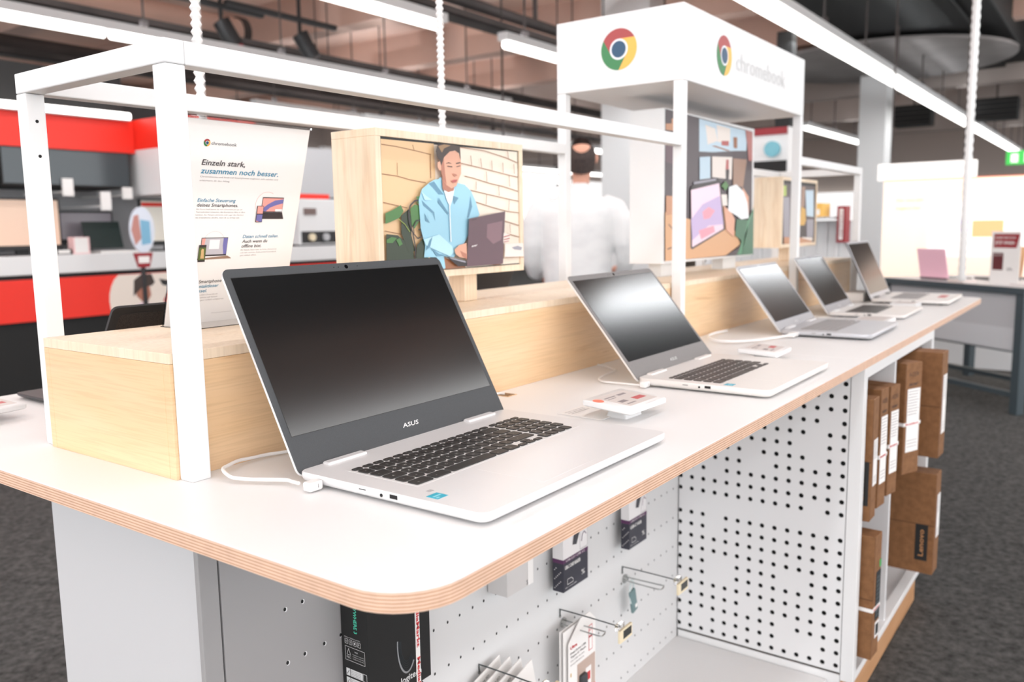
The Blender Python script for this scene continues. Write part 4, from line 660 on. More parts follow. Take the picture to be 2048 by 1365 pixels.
b = B(); b.box(2.0, .10, .0, 2.12, .19, .012, 0, Matrix.Rotation(0, 4, 'Z')); b.box(2.01, .11, .012, 2.11, .18, .0125, 1); b.make('price_tag', [WHITE, mat('epaper', (1, 1, 1))], bevel=.002, tag=tagd('flat white price tag between third and fourth laptop', 'price tag', 'electronic price tags on feet'))
b = B(); b.box(2.56, .13, .0, 2.65, .21, .012); b.box(2.57, .14, .012, 2.64, .20, .0125, 1); b.make('price_tag', [WHITE, mat('epaper', (1, 1, 1))], bevel=.002, tag=tagd('flat white price tag in front of the fifth laptop', 'price tag', 'electronic price tags on feet'))
b = B(); b.box(2.72, .33, 0, 2.86, .40, .03); b.make('white_box', PAPER, bevel=.002, tag=tagd('small white box behind the fifth laptop near the table end', 'box'))
# wooden cable grommet let into the worktop
t = thing('cable_grommet', 'small wooden slotted cable grommet against the maple box', 'cable grommet', (.685, .417, .0002))
b = B(); b.box(.6735, .399, .0002, .6985, .4385, .0010); b.make('grommet_frame', MAPLE, t, world=True)
b = B()
for k in range(3): b.box(.6765+k*.0075, .401, .0010, .680+k*.0075, .436, .0014)
b.make('slot', CARDD, t, world=True)
# ================================================================ GOODS on the pegboard
def hook(x, z, label, L=.122):
    t = thing('display_hook', label, 'hook', (x, .4145, z), 0, 'wire hooks with price holders')
    b = B(); b.tube([(x, .413, z), (x, .413, z+.012), (x+.001, .409, z+.0135), (x+.004, .41-L*.5, z+.0125), (x+.006, .41-L, z+.011)], .0012, 0, 8, smooth=3); b.make('price_arm', DSTEEL, t, world=True, smooth=True)
    b = B(); b.tube([(x+.005, .413, z-.017), (x+.005, .40, z-.018), (x+.005, .41-L*.62, z-.019), (x+.009, .41-L*.70, z-.017), (x+.016, .41-L*.70, z-.013), (x+.019, .41-L*.62, z-.015), (x+.019, .40, z-.016), (x+.019, .413, z-.016)], .0013, 0, 8, smooth=3); b.make('prong', STEEL, t, world=True, smooth=True)
    b = B(); b.cyl((x, .4143, z), (x, .4125, z), .003, 0, 8); b.cyl((x+.012, .4143, z-.017), (x+.012, .4125, z-.017), .010, 0, 12); b.make('back_plate', STEEL, t, world=True)
    y = .41-L
    b = B(); b.box(x-.002, y-.002, z+.004, x+.02, y+.006, z+.016); b.make('clip', ACR, t, world=True)
    b = B(); b.box(x-.006, y-.0075, z-.016, x+.040, y-.0025, z+.008); b.make('price_holder', CREAM, t, world=True, bevel=.0006)
    b = B(); b.box(x+.006, y-.0080, z-.0105, x+.036, y-.0074, z+.0045); b.make('price_display', mat('lcd_dark', srgb(48, 50, 48), .35), t, world=True)
hook(.8485, -.4567, 'wire hook with cream price holder carrying the memory stick packs')
hook(1.0957, -.4570, 'wire hook with cream price holder nearest the perforated panel')
hook(.5985, -.4560, 'wire hook at the bottom edge of the photo with card packs')
# blister packs on the first hook
def card_pack(x, y, z, label, full=True, ang=0, group='memory stick card packs'):
    t = thing('card_pack', label, 'pack', (x, y, z), 0, group)
    M = Matrix.Translation((x, y, z)) @ Matrix.Rotation(ang, 4, 'Y')
    b = B(M); Wc, Hc = .098, .19
    b.add([(0, 0, -Hc), (Wc, 0, -Hc), (Wc, 0, -.02), (Wc*.78, 0, 0), (Wc*.45, 0, 0), (0, 0, -.035)]+[(0, .0012, -Hc), (Wc, .0012, -Hc), (Wc, .0012, -.02), (Wc*.78, .0012, 0), (Wc*.45, .0012, 0), (0, .0012, -.035)],
          [(0, 1, 2, 3, 4, 5), (11, 10, 9, 8, 7, 6)]+[(i, (i+1) % 6+0, (i+1) % 6+6, i+6)[::-1] for i in range(6)]); b.make('card', PAPER, t, world=True)
    F = M @ frame3((0, -.0003, -Hc), (1, 0, 0), (0, 0, 1))
    b = B(F); text(b, 'Ultra', .006, .142, w=.024, h=.006, mi=0, z=.0002, bold=.03)
    for i, (s_, ww) in enumerate((('Dual Drive USB', .055), ('Type-C Flash', .055), ('Clé USB double', .05), ('Doppellaufwerk', .048))): text(b, s_, .006, .132-.0075*i, w=ww, h=.0038 if i < 2 else .0028, mi=1, z=.0002, bold=.02 if i < 2 else 0)
    b.box(.072, .112, .0001, .086, .163, .0002, 0); b.box(.0735, .1135, .0002, .0845, .1615, .0003, 2); b.box(.072, .138, .0003, .086, .142, .0004, 3); text(b, '64', .0745, .151, w=.009, h=.006, mi=0, z=.0005)
    b.box(.006, .088, .0001, .009, .095, .0002, 4); b.make('print', [mat('ink_red', srgb(205, 52, 56), .5), TK, PAPER, REDD, mat('ink_gold', srgb(200, 160, 60), .5)], t, world=True)
    b = B(F); b.box(.030, .006, .0001, .0955, .102, .0002, 0); b.poly([(.030, .006), (.0955, .006), (.0955, .040), (.030, .016)], 1, .0004); b.make('picture_field', [mat('pack_taupe', srgb(190, 168, 156), .5), mat('ink_red', (1, 0, 0))], t, world=True)
    b = B(F); b.layers(lambda i: rrect(.036+i, .028+i, .058-i, .078-i, .004), [(.0003, 0), (.006, 0), (.0075, .0015)]); b.make('memory_stick', DARKL, t, world=True, smooth=True)
    b = B(F); b.box(.060, .045, .0003, .080, .082, .0008); b.box(.0645, .055, .0008, .0765, .072, .0009, 1); b.make('inlay', [PAPER, mat('ink_red', (1, 0, 0))], t, world=True)
    return t
card_pack(.812, .372, -.452, 'white and red memory stick pack, front one on its hook')
for i, y in enumerate((.378, .384)):
    b = B(); b.box(.804-.003*i, y, -.642, .90-.003*i, y+.0012, -.462); b.make('card_pack', [PAPER], tag=tagd('plain edge of a memory stick pack, %s behind the front pack' % ('first' if i == 0 else 'second'), 'pack', 'memory stick card packs'))
for i in range(4):
    M = Matrix.Translation((.56+.006*i, .40-.018*i, -.478)) @ Matrix.Rotation(math.radians(-14), 4, 'Y')
    b = B(M); b.box(0, 0, -.12, .085, .0015, .02); b.box(.01, -.0003, -.06, .06, 0, -.01, 1); text(b, 'Micro SD', .02, .003, w=.03, h=.005, mi=2, z=.0006, M=frame3((0, 0, 0), (1, 0, 0), (0, 0, 1)))
    b.make('card_pack', [PAPER, BLK, TK], tag=tagd(('frontmost', 'second', 'third', 'rearmost')[3-i]+' white card pack on the lowest hook', 'pack', 'card packs on the lowest hook'))
# security tether on the second hook
t = thing('security_tether', 'grey-green security tether hanging from the hook nearest the perforated panel', 'tether', (1.098, .395, -.474))
b = B(); b.tube([(1.108, .398, -.474), (1.100, .396, -.480), (1.092, .394, -.500), (1.094, .392, -.520)], .0022, 0, 8); b.tube([(1.108, .398, -.474), (1.116, .398, -.482), (1.113, .396, -.50), (1.104, .394, -.512)], .0022, 0, 8); b.make('loop', mat('clear_tie', (.6, .68, .68), .3), t, world=True, smooth=True)
GG = mat('tether_green', srgb(108, 134, 136), .5)
b = B(Matrix.Translation((1.098, .392, -.492)) @ Matrix.Rotation(math.radians(-14), 4, 'Y')); b.layers(lambda i: rrect(-.011+i, -.003+i, .011-i, .003-i, .0015), [(-.052, .001), (-.050, 0), (-.002, 0), (0, .001)]); b.make('lock_body', GG, t, world=True, smooth=True)
b = B(Matrix.Translation((1.112, .392, -.530)) @ Matrix.Rotation(math.radians(-14), 4, 'Y')); b.box(-.004, -.0036, -.004, .004, -.003, .004); b.make('label', PAPER, t, world=True)
# card reader boxes
def reader_box(x0, x1, yf, yb, zb, zt_, label, title):
    t = thing('card_reader_box', label, 'box', ((x0+x1)/2, (yf+yb)/2, zb), 0, 'card reader boxes hanging on the pegboard')
    WB = mat('box_white', (.78, .76, .76), .5); NB = noisy('box_navy', srgb(40, 40, 52), srgb(58, 58, 70), 8, .45); PU = mat('box_plum', srgb(84, 40, 82), .5)
    zm = zb+.055
    B().box(x0, yf, zb, x1, yb, zm).make('lower_sleeve', NB, t, world=True, bevel=.0005)
    B().box(x0, yf, zm, x1, yb, zm+.0075).make('band', PU, t, world=True)
    B().box(x0, yf, zm+.0075, x1, yb, zt_).make('upper_carton', WB, t, world=True, bevel=.0005)
    b = B(frame3((x0, yf-.0003, zb), (1, 0, 0), (0, 0, 1))); w_ = x1-x0
    text(b, title, .005, .043, w=w_*.62, h=.0065, mi=0, z=.0002, bold=.03); text(b, 'USB 2.0 / USB 3.2', w_*.1, .0568, w=w_*.75, h=.004, mi=0, z=.0002)
    b.stroke([(w_*.15, .012), (w_*.15, .022), (w_*.3, .022), (w_*.38, .017), (w_*.38, .012), (w_*.15, .012)], .0008, 0, .0002); text(b, 'SD / microSD', .006, .006, w=w_*.45, h=.002, mi=0, z=.0002); text(b, '%', w_*.72, .014, w=.012, h=.010, mi=0, z=.0002)
    b.stroke([(w_*.66, .066), (w_*.66, .105), (w_*.97, .105), (w_*.97, .066), (w_*.66, .066)], .0006, 1, .0002); b.stroke([(w_*.73, .080), (w_*.76, .093), (w_*.84, .097), (w_*.92, .090)], .0016, 2, .0002)
    b.poly([(w_*.36, .083), (w_*.52, .080), (w_*.64, .100), (w_*.60, .115), (w_*.44, .112)], 1, .0003)
    b.make('print', [PAPER, mat('ink_slate', srgb(60, 60, 66), .5), PU], t, world=True)
    b = B(frame3((x0-.0003, yb, zb), (0, -1, 0), (0, 0, 1)))
    for i in range(12): b.box(.004+.0016*(i % 5)*2, .006+.0035*i, 0, .0055+.0016*(i % 5)*2, .0075+.0035*i, .0002)
    b.make('side_print', PAPER, t, world=True)
reader_box(.8090, .8963, .380, .4035, -.3878, -.268, 'white and navy USB-C card reader box, nearer of the two', 'USB-C CARD READER')
reader_box(1.0619, 1.1415, .380, .399, -.388, -.262, 'white and navy USB reader box nearer the perforated panel', 'USB-C HUB')
b = B(); b.box(.625, .372, -.325, .702, .412, -.22); text(b, 'SD', .05, .0, w=.012, h=.008, mi=1, z=.0003, M=frame3((.63, .372, -.322), (1, 0, 0), (0, 0, 1)))
b.box(.684, .3712, -.325, .700, .3719, -.28, 2)
b.make('small_carton', [mat('carton_grey', (.62, .60, .59), .5), TK, PAPER], bevel=.0005, tag=tagd('small grey carton peeking out under the worktop edge', 'box'))
# mouse box
t = thing('mouse_box', 'black mouse box with teal lettering and white security strap', 'box', (.375, .39, -.386))
lx0, lx1, ly0, ly1, lz = .302, .4455, .3640, .4140, -.3605
M = Matrix.Identity(4)
lx1 = .425; BKB = mat('box_black', (.012, .012, .012), .45)
B().box(lx0, ly0, -.365, lx1, ly1, -.19).make('carton', BKB, t, world=True, bevel=.0006)
Ml = frame3((lx0-.0003, ly1, -.365), (0, -1, 0), (0, 0, 1)); Mf = frame3((lx0, ly0-.0003, -.365), (1, 0, 0), (0, 0, 1))
b = B(Ml)
TLM = mat('ink_mint', srgb(90, 225, 190), .5)
text(b, 'MX ANYWHERE 3', .025, .168, w=.060, h=.0058, mi=1, z=.0002, rot=-math.pi/2, bold=.01)
text(b, 'Works on Windows and Mac', .006, .0985, w=.030, h=.0016, mi=0, z=.0002)
for i in range(4): b.stroke([(.007+.008*i, .090), (.0125+.008*i, .090), (.0125+.008*i, .0965), (.007+.008*i, .0965), (.007+.008*i, .090)], .0005, 0, .0002); text(b, 'USIF'[i], .0085+.008*i, .0918, w=.0022, h=.003, mi=0, z=.0002)
b.stroke([(.007, .0665), (.044, .0665), (.044, .0860), (.007, .0860), (.007, .0665)], .0005, 0, .0002); b.stroke([(.010, .0745), (.0135, .0835), (.017, .0745), (.010, .0745)], .0006, 0, .0002); text(b, 'FSC', .0095, .0695, w=.008, h=.003, mi=0, z=.0002); text(b, 'MIX', .025, .080, w=.006, h=.002, mi=0, z=.0002)
for i in range(3): text(b, 'Packaging from responsible', .021, .0762-.003*i, w=.021, h=.0013, mi=0, z=.0002)
for i in range(4):
    z_ = .044-.013*i; b.box(.0075, z_, .0001, .0145, z_+.0105, .0002); b.box(.0155, z_, .0001, .0385, z_+.0105, .0002); b.stroke([(.0395, z_), (.0465, z_), (.0465, z_+.0105), (.0395, z_+.0105), (.0395, z_)], .0006, 0, .0002); b.stroke([(.009, z_+.002), (.013, z_+.008)], .0008, 2, .0004)
    for k in range(4): text(b, 'Batterie inklusive Pile', .0165, z_+.0078-.0023*k, w=.019, h=.0011, mi=2, z=.0004)
b.make('side_print', [mat('ink_white', (.75, .75, .75), .5), TLM, BKB], t, world=True)
b = B(Mf); text(b, 'logitech', .060, .014, w=.042, h=.0095, mi=0, z=.0002, bold=.012, rot=0)
for k in range(6):
    r = .030-.0022*k; b.stroke([(.074+r*.62*math.cos(math.radians(a)), .072+r*1.5*math.sin(math.radians(a))) for a in range(170, 316, 8)], .0010 if k else .0026, 1 if k else 2, .0002)
b.make('front_print', [mat('ink_white', (.75, .75, .75), .5), mat('ink_ring', (.03, .035, .04), .3), mat('ink_silver', (.30, .31, .32), .35)], t, world=True)
b = B(); b.box(.3935, ly0-.0012, -.366, .4020, ly0-.0004, -.19); b.box(.3935, ly0-.0012, -.3662, .4020, ly1+.0005, -.3652)
text(b, 'MediaMarkt', 0, 0, w=.075, h=.0058, mi=1, z=.0002, rot=0, bold=.03, M=frame3((.3955, ly0-.0013, -.235), (0, 0, -1), (1, 0, 0))); text(b, 'MediaMarkt', 0, 0, w=.075, h=.0058, mi=1, z=.0002, bold=.03, M=frame3((.3955, ly0-.0013, -.325), (0, 0, -1), (1, 0, 0)))
b.make('strap', [PAPER, mat('ink_red', (1, 0, 0))], t, world=True, tag={'label': 'white strap with red lettering'})
B().cyl((.366, .4135, -.19), (.366, .33, -.186), .0015).make('hook_wire', STEEL, t, world=True)
# ================================================================ CARDBOARD LAPTOP BOXES in the cabinet
def carton(x, y, ang, w_, d_, z0, z1, label, kind, lab=None):
    t = thing('laptop_carton', label, 'box', (x, y, z0), ang, 'laptop cartons hanging in the cabinet'); H = z1-z0
    B().box(0, 0, 0, w_, d_, H).make('carton', CARD, t, bevel=.0012)
    F = frame3((0, -.0003, 0), (1, 0, 0), (0, 0, 1)); Sd = frame3((-.0003, d_, 0), (0, -1, 0), (0, 0, 1))
    b = B(F); b.box(.0008, 0, .0000, .0022, H, .0001, 0); b.make('fold_seam', CARDD, t)
    b = B(Sd); b.box(0, H*.485, 0, d_, H*.485+.0022, .0001, 0); b.make('tape_seam', CARDD, t)
    if kind == 'acer':
        b = B(F); text(b, 'acer', w_*.22, H*.80, w=w_*.6, h=.008, z=.0001, shear=.35, bold=.03); text(b, 'ACER', w_*.2, H*.88, w=w_*.6, h=.010, z=.0001); b.make('logo', mat('ink_brown', srgb(72, 48, 34), .6), t)
        lb = (w_*.16, H*.20, w_*.92, H*.77)
    elif kind == 'lenovo_side' or kind == 'lenovo_both':
        b = B(Sd); aw, ah = .030, H*.36; a0 = d_-.044 if kind == 'lenovo_side' else d_-.034; c0 = H*.13
        b.box(a0, c0, .0002, a0+aw, c0+ah, .0005, 0); b.make('logo_patch', BKB, t)
        b = B(Sd); text(b, 'Lenovo', a0+aw*.68, c0+ah*.12, w=ah*.74, h=.0125, z=.0006, rot=math.pi/2, bold=.01, mi=0); b.make('logo', mat('ink_kraft', srgb(190, 136, 88), .6), t)
        lb = (w_*.28, H*.28, w_*.95, H*.66) if kind == 'lenovo_both' else (w_*.35, H*.35, w_*.95, H*.78)
    elif kind == 'dark_label': lb = None
    else: lb = (w_*.30, H*.22, w_*.90, H*.78)
    if lb:
        b = B(F); b.box(lb[0], lb[1], .0001, lb[2], lb[3], .0004, 0); n = 9
        for i in range(n):
            zz = lb[3]-(lb[3]-lb[1])*(.04+.045*i); b.box(lb[0]+.003, zz-.0012, .0004, lb[0]+(lb[2]-lb[0])*(.9-.06*(i % 3)), zz, .0005, 1)
        for i in range(3): zz = lb[1]+(lb[3]-lb[1])*(.08+.05*i); b.box(lb[0]+.004, zz, .0004, lb[2]-.006, zz+.001, .0005, 1)
        b.make('shipping_label', [PAPER, mat('ink_mid_grey', srgb(120, 116, 122), .5)], t)
    if kind == 'dark_label':
        b = B(F); b.box(w_*.35, H*.30, .0001, w_*.96, H*.70, .0004, 0); b.box(w_*.42, H*.15, .0001, w_*.96, H*.28, .0004, 1); b.box(w_*.5, H*.17, .0004, w_*.9, H*.26, .0005, 0); b.box(w_*.75, H*.72, .0001, w_*.98, H*.78, .0004, 2)
        for i in range(10): b.box(w_*.45, H*(.33+.035*i), .0004, w_*.88, H*(.337+.035*i), .0005, 3)
        b.make('shipping_label', [mat('label_dark', srgb(42, 46, 48), .5), PAPER, mat('label_green', srgb(60, 170, 90), .5), mat('label_line', srgb(110, 120, 122), .5)], t)
    if lab is not None:
        b = B(); zz = H*lab; b.box(-.0012, -.0012, zz, w_+.0006, d_*.3, zz+.008); b.box(w_*.05, -.0014, zz+.001, w_*.9, -.0012, zz+.007, 1); text(b, 'MediaMarkt', 0, 0, w=w_*.8, h=.0045, mi=2, z=.0002, M=frame3((w_*.08, -.0015, zz+.002), (1, 0, 0), (0, 0, 1)), bold=.02); b.make('security_strap', [PAPER, PAPER, mat('ink_red', (1, 0, 0))], t)
    return t
R_ = math.radians
carton(1.4080, -.009, 0, .050, .22, -.355, -.089, 'slim kraft carton with black side patch, first in left cabinet bay', 'lenovo_both')
carton(1.4760, -.008, R_(-6), .050, .24, -.345, -.080, 'slim kraft carton, second in the left cabinet bay', 'acer', .42)
carton(1.5710, -.007, R_(-11), .052, .25, -.343, -.088, 'slim kraft carton, third in the left cabinet bay', 'acer', .44)
carton(1.7180, -.009, R_(-21), .068, .235, -.330, -.057, 'kraft carton turned outwards, first in the right cabinet bay', 'acer', .44)
carton(1.8900, -.060, R_(-2), .068, .26, -.3205, -.049, 'large kraft carton standing out at the far end of the cabinet', 'plain')
carton(1.4090, -.023, R_(-3), .052, .20, -.664, -.387, 'kraft carton with dark label low in the left cabinet bay', 'dark_label', .39)
carton(1.8950, -.060, R_(-1), .062, .26, -.634, -.365, 'wide kraft carton with black side patch low in the right bay', 'lenovo_side')
b = B(); b.box(1.42, .262, -.70, 1.60, .40, -.10); b.make('red_carton', mat('carton_maroon', srgb(70, 14, 20), .6), bevel=.001, tag=tagd('dark red carton standing behind the slim cartons in the left bay', 'box'))
b = B(); b.box(1.72, .29, -.70, 1.84, .40, -.07); b.make('dark_carton', CARDD, bevel=.001, tag=tagd('dark brown carton deep inside the right cabinet bay', 'box'))
# ================================================================ RED SHOP BOOTH on the left (parallel to the table)
Y = 4.6
b = B(); b.box(-1.5, Y, .7685, 2.54, Y+.499, .958); b.make('red_fascia', RED, tag=tagd('long red fascia above the dark wall screens at far left', 'fascia'))
t = thing('booth_pillar', 'white pillar box with red head at the right end of the booth', 'pillar', (2.8, 4.4, -TH)); B().box(2.545, 4.15, .79, 3.1, Y+.5, .97).make('red_head', RED, t, world=True); B().box(2.545, 4.15, .515, 3.1, Y+.5, .7895).make('white_body', WHITE, t, world=True); B().cyl((2.9, 4.4, .97), (2.9, 4.4, 3.2), .02).make('hanger', WHITE, t, world=True)
b = B(); b.box(-2, Y+.502, -TH, 6.4, Y+.6, .9575); struct(b, 'wall_left', mat('booth_grey', srgb(190, 190, 192), .6))
b = B(); b.box(-3, Y+.1, .972, 2.54, Y+.6, 1.245); b.box(2.54, Y+.52, .972, 3.7, Y+.6, 1.245); b.make('black_fascia', BLACKW, tag=tagd('black bulkhead above the red fascia at upper left', 'fascia'))
t = thing('wall_light', 'LED strip under the black bulkhead above the red fascia', 'light', (0, Y, .96)); b = B(); b.cyl((-1.5, Y-.03, .985), (2.5, Y-.03, .985), .022, 0, 12); b.make('tube', TUBE, t, world=True); B().box(-1.5, Y-.05, .9585, 2.5, Y+.05, .965).make('housing', WHITE, t, world=True)
for x0, x1, l in ((-.4, 1.7, 'left'), (1.74, 1.93, 'narrow middle'), (1.945, 2.485, 'right')):
    t = thing('wall_screen', 'dark wall-mounted screen under the red fascia, %s one' % l, 'screen', ((x0+x1)/2, Y+.03, .56), 0, 'dark wall screens')
    B().box(x0, Y-.02, .555, x1, Y+.48, .766).make('casing', BLACKW, t, world=True); B().box(x0+.01, Y-.022, .565, x1-.01, Y-.0195, .758).make('glass', mat('dark_glass', srgb(58, 66, 70) if 'narrow' not in l else srgb(20, 22, 22), .2), t, world=True)
t = thing('counter', 'long red counter with white top on a black base at far left', 'counter', (2, 4.8, -TH))
B().box(-2, Y, .055, 6.0, Y+.49, .163).make('white_top', WHITE, t, world=True, bevel=.004)
B().box(-2, Y+.015, .03, 6.0, Y+.49, .0545).make('shadow_gap', BLACKW, t, world=True)
B().box(-2, Y+.005, -.209, 6.0, Y+.49, .0295).make('red_front', RED, t, world=True)
B().box(-2, Y+.03, -TH, 6.0, Y+.49, -.2095).make('black_base', BLACKW, t, world=True)
# round picture on the red front
t = thing('round_picture', 'round cream picture of a person on the red counter front', 'picture', (2.56, Y, -.36))
Mr = frame3((2.54, Y+.0045, -.13), (1, 0, 0), (0, 0, 1))
b = B(Mr); b.layers(lambda i: [(.235*math.cos(k*math.pi/16), min(.157, .235*math.sin(k*math.pi/16))) for k in range(32)], [(0, 0), (.004, 0)]); b.make('disc', mat('cream_disc', srgb(238, 226, 214), .5), t, world=True)
b = B(Mr); b.poly([(-.08, .02), (-.07, .12), (-.02, .154), (.05, .154), (.07, .10), (.05, .08), (-.02, .07)], 0, .005); b.poly([(-.06, .02), (-.06, .10), (.03, .10), (.04, .02), (0, -.04)], 1, .0045); b.poly([(-.13, -.19), (-.08, -.04), (-.02, -.02), (.06, -.04), (.12, -.19), (0, -.225)], 2, .0048); b.poly([(.10, .12), (.20, .10), (.19, .06), (.12, .08)], 3, .005); b.poly([(.12, -.02), (.16, .04), (.21, .03), (.20, -.08), (.15, -.06)], 4, .005)
b.make('portrait', [mat('print_hair', PC['hair'], .5), mat('print_skin2', PC['skin2'], .5), mat('print_pale', srgb(220, 226, 230), .5), BLK, mat('print_red2', srgb(190, 50, 50), .5)], t, world=True)
def monitor(x, z0, z1, w_, label, scr, yy=Y+.1, ph=.05, accent=None):
    t = thing('monitor', label, 'monitor', (x, yy, .163), 0, 'monitors on the far counter')
    B().box(x, yy, z0, x+w_, yy+.02, z1).make('casing', BLK, t, world=True, bevel=.003)
    b = B(); b.box(x+.012, yy-.001, z0+.03, x+w_-.012, yy, z1-.012); b.make('screen', scr, t, world=True)
    B().box(x+w_*.42, yy+.02, .163, x+w_*.58, yy+.04, z0+.05).make('stand', BLK, t, world=True); B().box(x+w_*.25, yy-.05, .163, x+w_*.75, yy+.08, .171).make('foot', BLK, t, world=True)
    if accent: B().box(x+.014, yy-.0015, z1-.05, x+w_-.014, yy-.001, z1-.025).make('red_bar', RED, t, world=True)
monitor(1.66, .19, .49, .44, 'black monitor with cream picture behind the rear post', mat('screen_cream', srgb(240, 205, 180), .3))
monitor(1.20, .19, .47, .35, 'black monitor at the far left picture edge', BLK, Y+.2)
monitor(2.60, .20, .50, .42, 'monitor with red bar and cream screen beside the round stand', mat('screen_light', srgb(244, 238, 225), .3), accent=True)
monitor(2.20, .22, .425, .35, 'grey monitor behind the small open laptop', mat('screen_mauve', srgb(165, 158, 165), .3), Y+.33)
t = thing('counter_laptop', 'small dark laptop open on the far counter', 'laptop', (2.4, 4.68, .163)); B(frame3((2.29, 4.80, .19), (1, 0, 0), (0, .25, 1))).box(0, 0, 0, .24, .17, .008).make('lid', mat('lid_teal', srgb(38, 52, 50), .3), t, world=True); B().box(2.29, 4.63, .1635, 2.53, 4.80, .176).make('base', PAPER, t, world=True)
for i, (x, y, w_, h, c, l) in enumerate(((2.12, 4.62, .10, .10, (.85, .55, .55), 'pink'), (2.02, 4.62, .09, .03, (.03, .03, .03), 'black keyboard'), (3.05, 4.68, .15, .05, (.8, .78, .78), 'white'), (1.40, 4.62, .2, .05, (.8, .45, .4), 'coral'))):
    b = B(); b.box(x, y, .1635, x+w_, y+.06, .1635+h); b.box(x+.01, y-.001, .17, x+w_-.01, y, .16+h, 1); b.make('counter_box', [mat('ctr_%d' % i, c, .5), PAPER], bevel=.002, tag=tagd('%s box lying on the far white counter' % l if 'key' not in l else 'black box like a keyboard on the far white counter', 'box', 'goods on the far counter'))
for x, z0, z1, l in ((2.06, .50, .60, 'left'), (2.28, .42, .53, 'middle'), (2.42, .49, .56, 'right')):
    b = B(); b.box(x, 4.56, z0, x+.06, 4.575, z1); b.box(x+.02, 4.575, z0+.02, x+.04, 5.09, z0+.03); b.make('price_card', [PAPER], tag=tagd('blank white price card on the booth wall, %s of three' % l, 'price card', 'white price cards on the booth wall'))
# oval stand in front of the counter
t = thing('display_stand', 'oval picture sign on a black pole with red tag before the counter', 'sign stand', (2.36, 4.3, -TH))
qx = 2.36
b = B(); b.cyl((qx, 4.3, -TH), (qx, 4.3, .16), .014, 0, 12); b.make('pole', BLK, t, world=True); B().cyl((qx, 4.3, -TH), (qx, 4.3, -TH+.02), .16, 0, 24).make('base', BLK, t, world=True)
b = B(frame3((qx+.005, 4.29, .30), (1, 0, 0), (0, 0, 1))); b.layers(lambda i: [((.078-i)*math.cos(k*math.pi/12), (.135-i)*math.sin(k*math.pi/12)) for k in range(24)], [(-.008, 0), (.002, 0)]); b.poly([(-.07, .0), (-.05, .08), (-.02, .09), (-.01, -.05), (-.05, -.09)], 1, .0025); b.poly([(-.01, .06), (.05, .05), (.05, -.08), (-.01, -.09)], 2, .0025); b.make('oval_sign', [mat('oval_pale', srgb(214, 220, 232), .4), mat('oval_rose', srgb(190, 130, 120), .4), mat('oval_blue', srgb(120, 175, 205), .4)], t, world=True)
b = B(); b.add([(qx-.06, 4.285, .165), (qx+.06, 4.285, .165), (qx+.035, 4.285, .08), (qx-.035, 4.285, .08), (qx-.06, 4.297, .165), (qx+.06, 4.297, .165), (qx+.035, 4.297, .08), (qx-.035, 4.297, .08)], [(3, 2, 1, 0), (4, 5, 6, 7), (0, 1, 5, 4), (1, 2, 6, 5), (2, 3, 7, 6), (3, 0, 4, 7)]); b.box(qx-.035, 4.284, .105, qx+.035, 4.2855, .145, 1); b.make('red_tag', [REDD, PAPER], t, world=True)
# goods between leaflet and wooden screen
t = thing('appliance', 'white espresso machine with black front seen right of the leaflet', 'appliance', (4.05, 4.8, .163)); B().box(3.85, 4.66, .175, 4.25, 5.0, .52).make('body', WHITE, t, world=True, bevel=.01); B().box(3.87, 4.655, .185, 4.23, 4.66, .275).make('black_panel', BLK, t, world=True); B().box(3.9, 4.653, .40, 4.02, 4.66, .45).make('display', mat('panel_brown', srgb(120, 100, 95), .5), t, world=True); B().cyl((3.96, 4.63, .23), (3.96, 4.654, .23), .028, 0, 16).make('dial', CREAM, t, world=True); B().cyl((4.10, 4.63, .23), (4.10, 4.654, .23), .028, 0, 16).make('dial', GLASSG, t, world=True); B().box(3.87, 4.68, .163, 4.23, 4.98, .1745).make('foot', BLK, t, world=True)
t = thing('appliance', 'white appliance with dark lid next to the espresso machine', 'appliance', (4.5, 4.8, .163)); B().box(4.30, 4.66, .164, 4.66, 5.0, .44).make('body', WHITE, t, world=True, bevel=.01); B().box(4.30, 4.66, .4405, 4.66, 5.0, .54).make('lid', SLATE, t, world=True, bevel=.01)
b = B(); b.box(3.87, 4.7, .525, 4.2, 4.8, .56); b.make('red_sign', RED, tag=tagd('small red topper on the espresso machine', 'sign'))
b = B(); b.box(5.2, 4.58, -.05, 5.42, 4.6, .0); b.box(5.2, 4.2, -.42, 5.5, 4.5, -.10); b.make('red_bin', RED, bevel=.01, tag=tagd('red box seen below the wooden picture screen', 'box'))
# ================================================================ RIGHT BACKGROUND
gt = thing('demo_table', 'slate-framed demo table with grey privacy panel at right', 'table', (5.3, .45, -TH), 0)
A = Vector((5.005, .045, 0)); e = Vector((.64, .768, 0)).normalized(); n = Vector((e.y, -e.x, 0)); LT = 1.15; DT = .75; ztop = -.097
Mt = Matrix((e, -n, Vector((0, 0, 1)))).transposed().to_4x4(); Mt.translation = A       # local x along the edge, -y away
def tb(nm, m, *a, bevel=.002): B(Mt).box(*a).make(nm, m, gt, world=True, bevel=bevel)
tb('table_top', SLATE, -.02, -DT, ztop-.04, LT, 0, ztop)
tb('top_surface', mat('desk_pale', srgb(205, 203, 202), .4), -.01, -DT+.01, ztop+.0002, LT-.01, -.01, ztop+.002)
for ax, ay in ((-.02, 0), (LT-.05, 0), (-.02, -DT+.05), (LT-.05, -DT+.05)): tb('leg', SLATE, ax, ay-.05, -TH, ax+.055, ay, ztop-.0405)
tb('privacy_panel', GLASSG, .04, -.035, -.46, LT-.052, -.025, ztop-.041)
tb('lower_panel', mat('panel_pale', srgb(200, 202, 205), .5), .04, -.024, -.455, LT-.052, -.02, -.33)
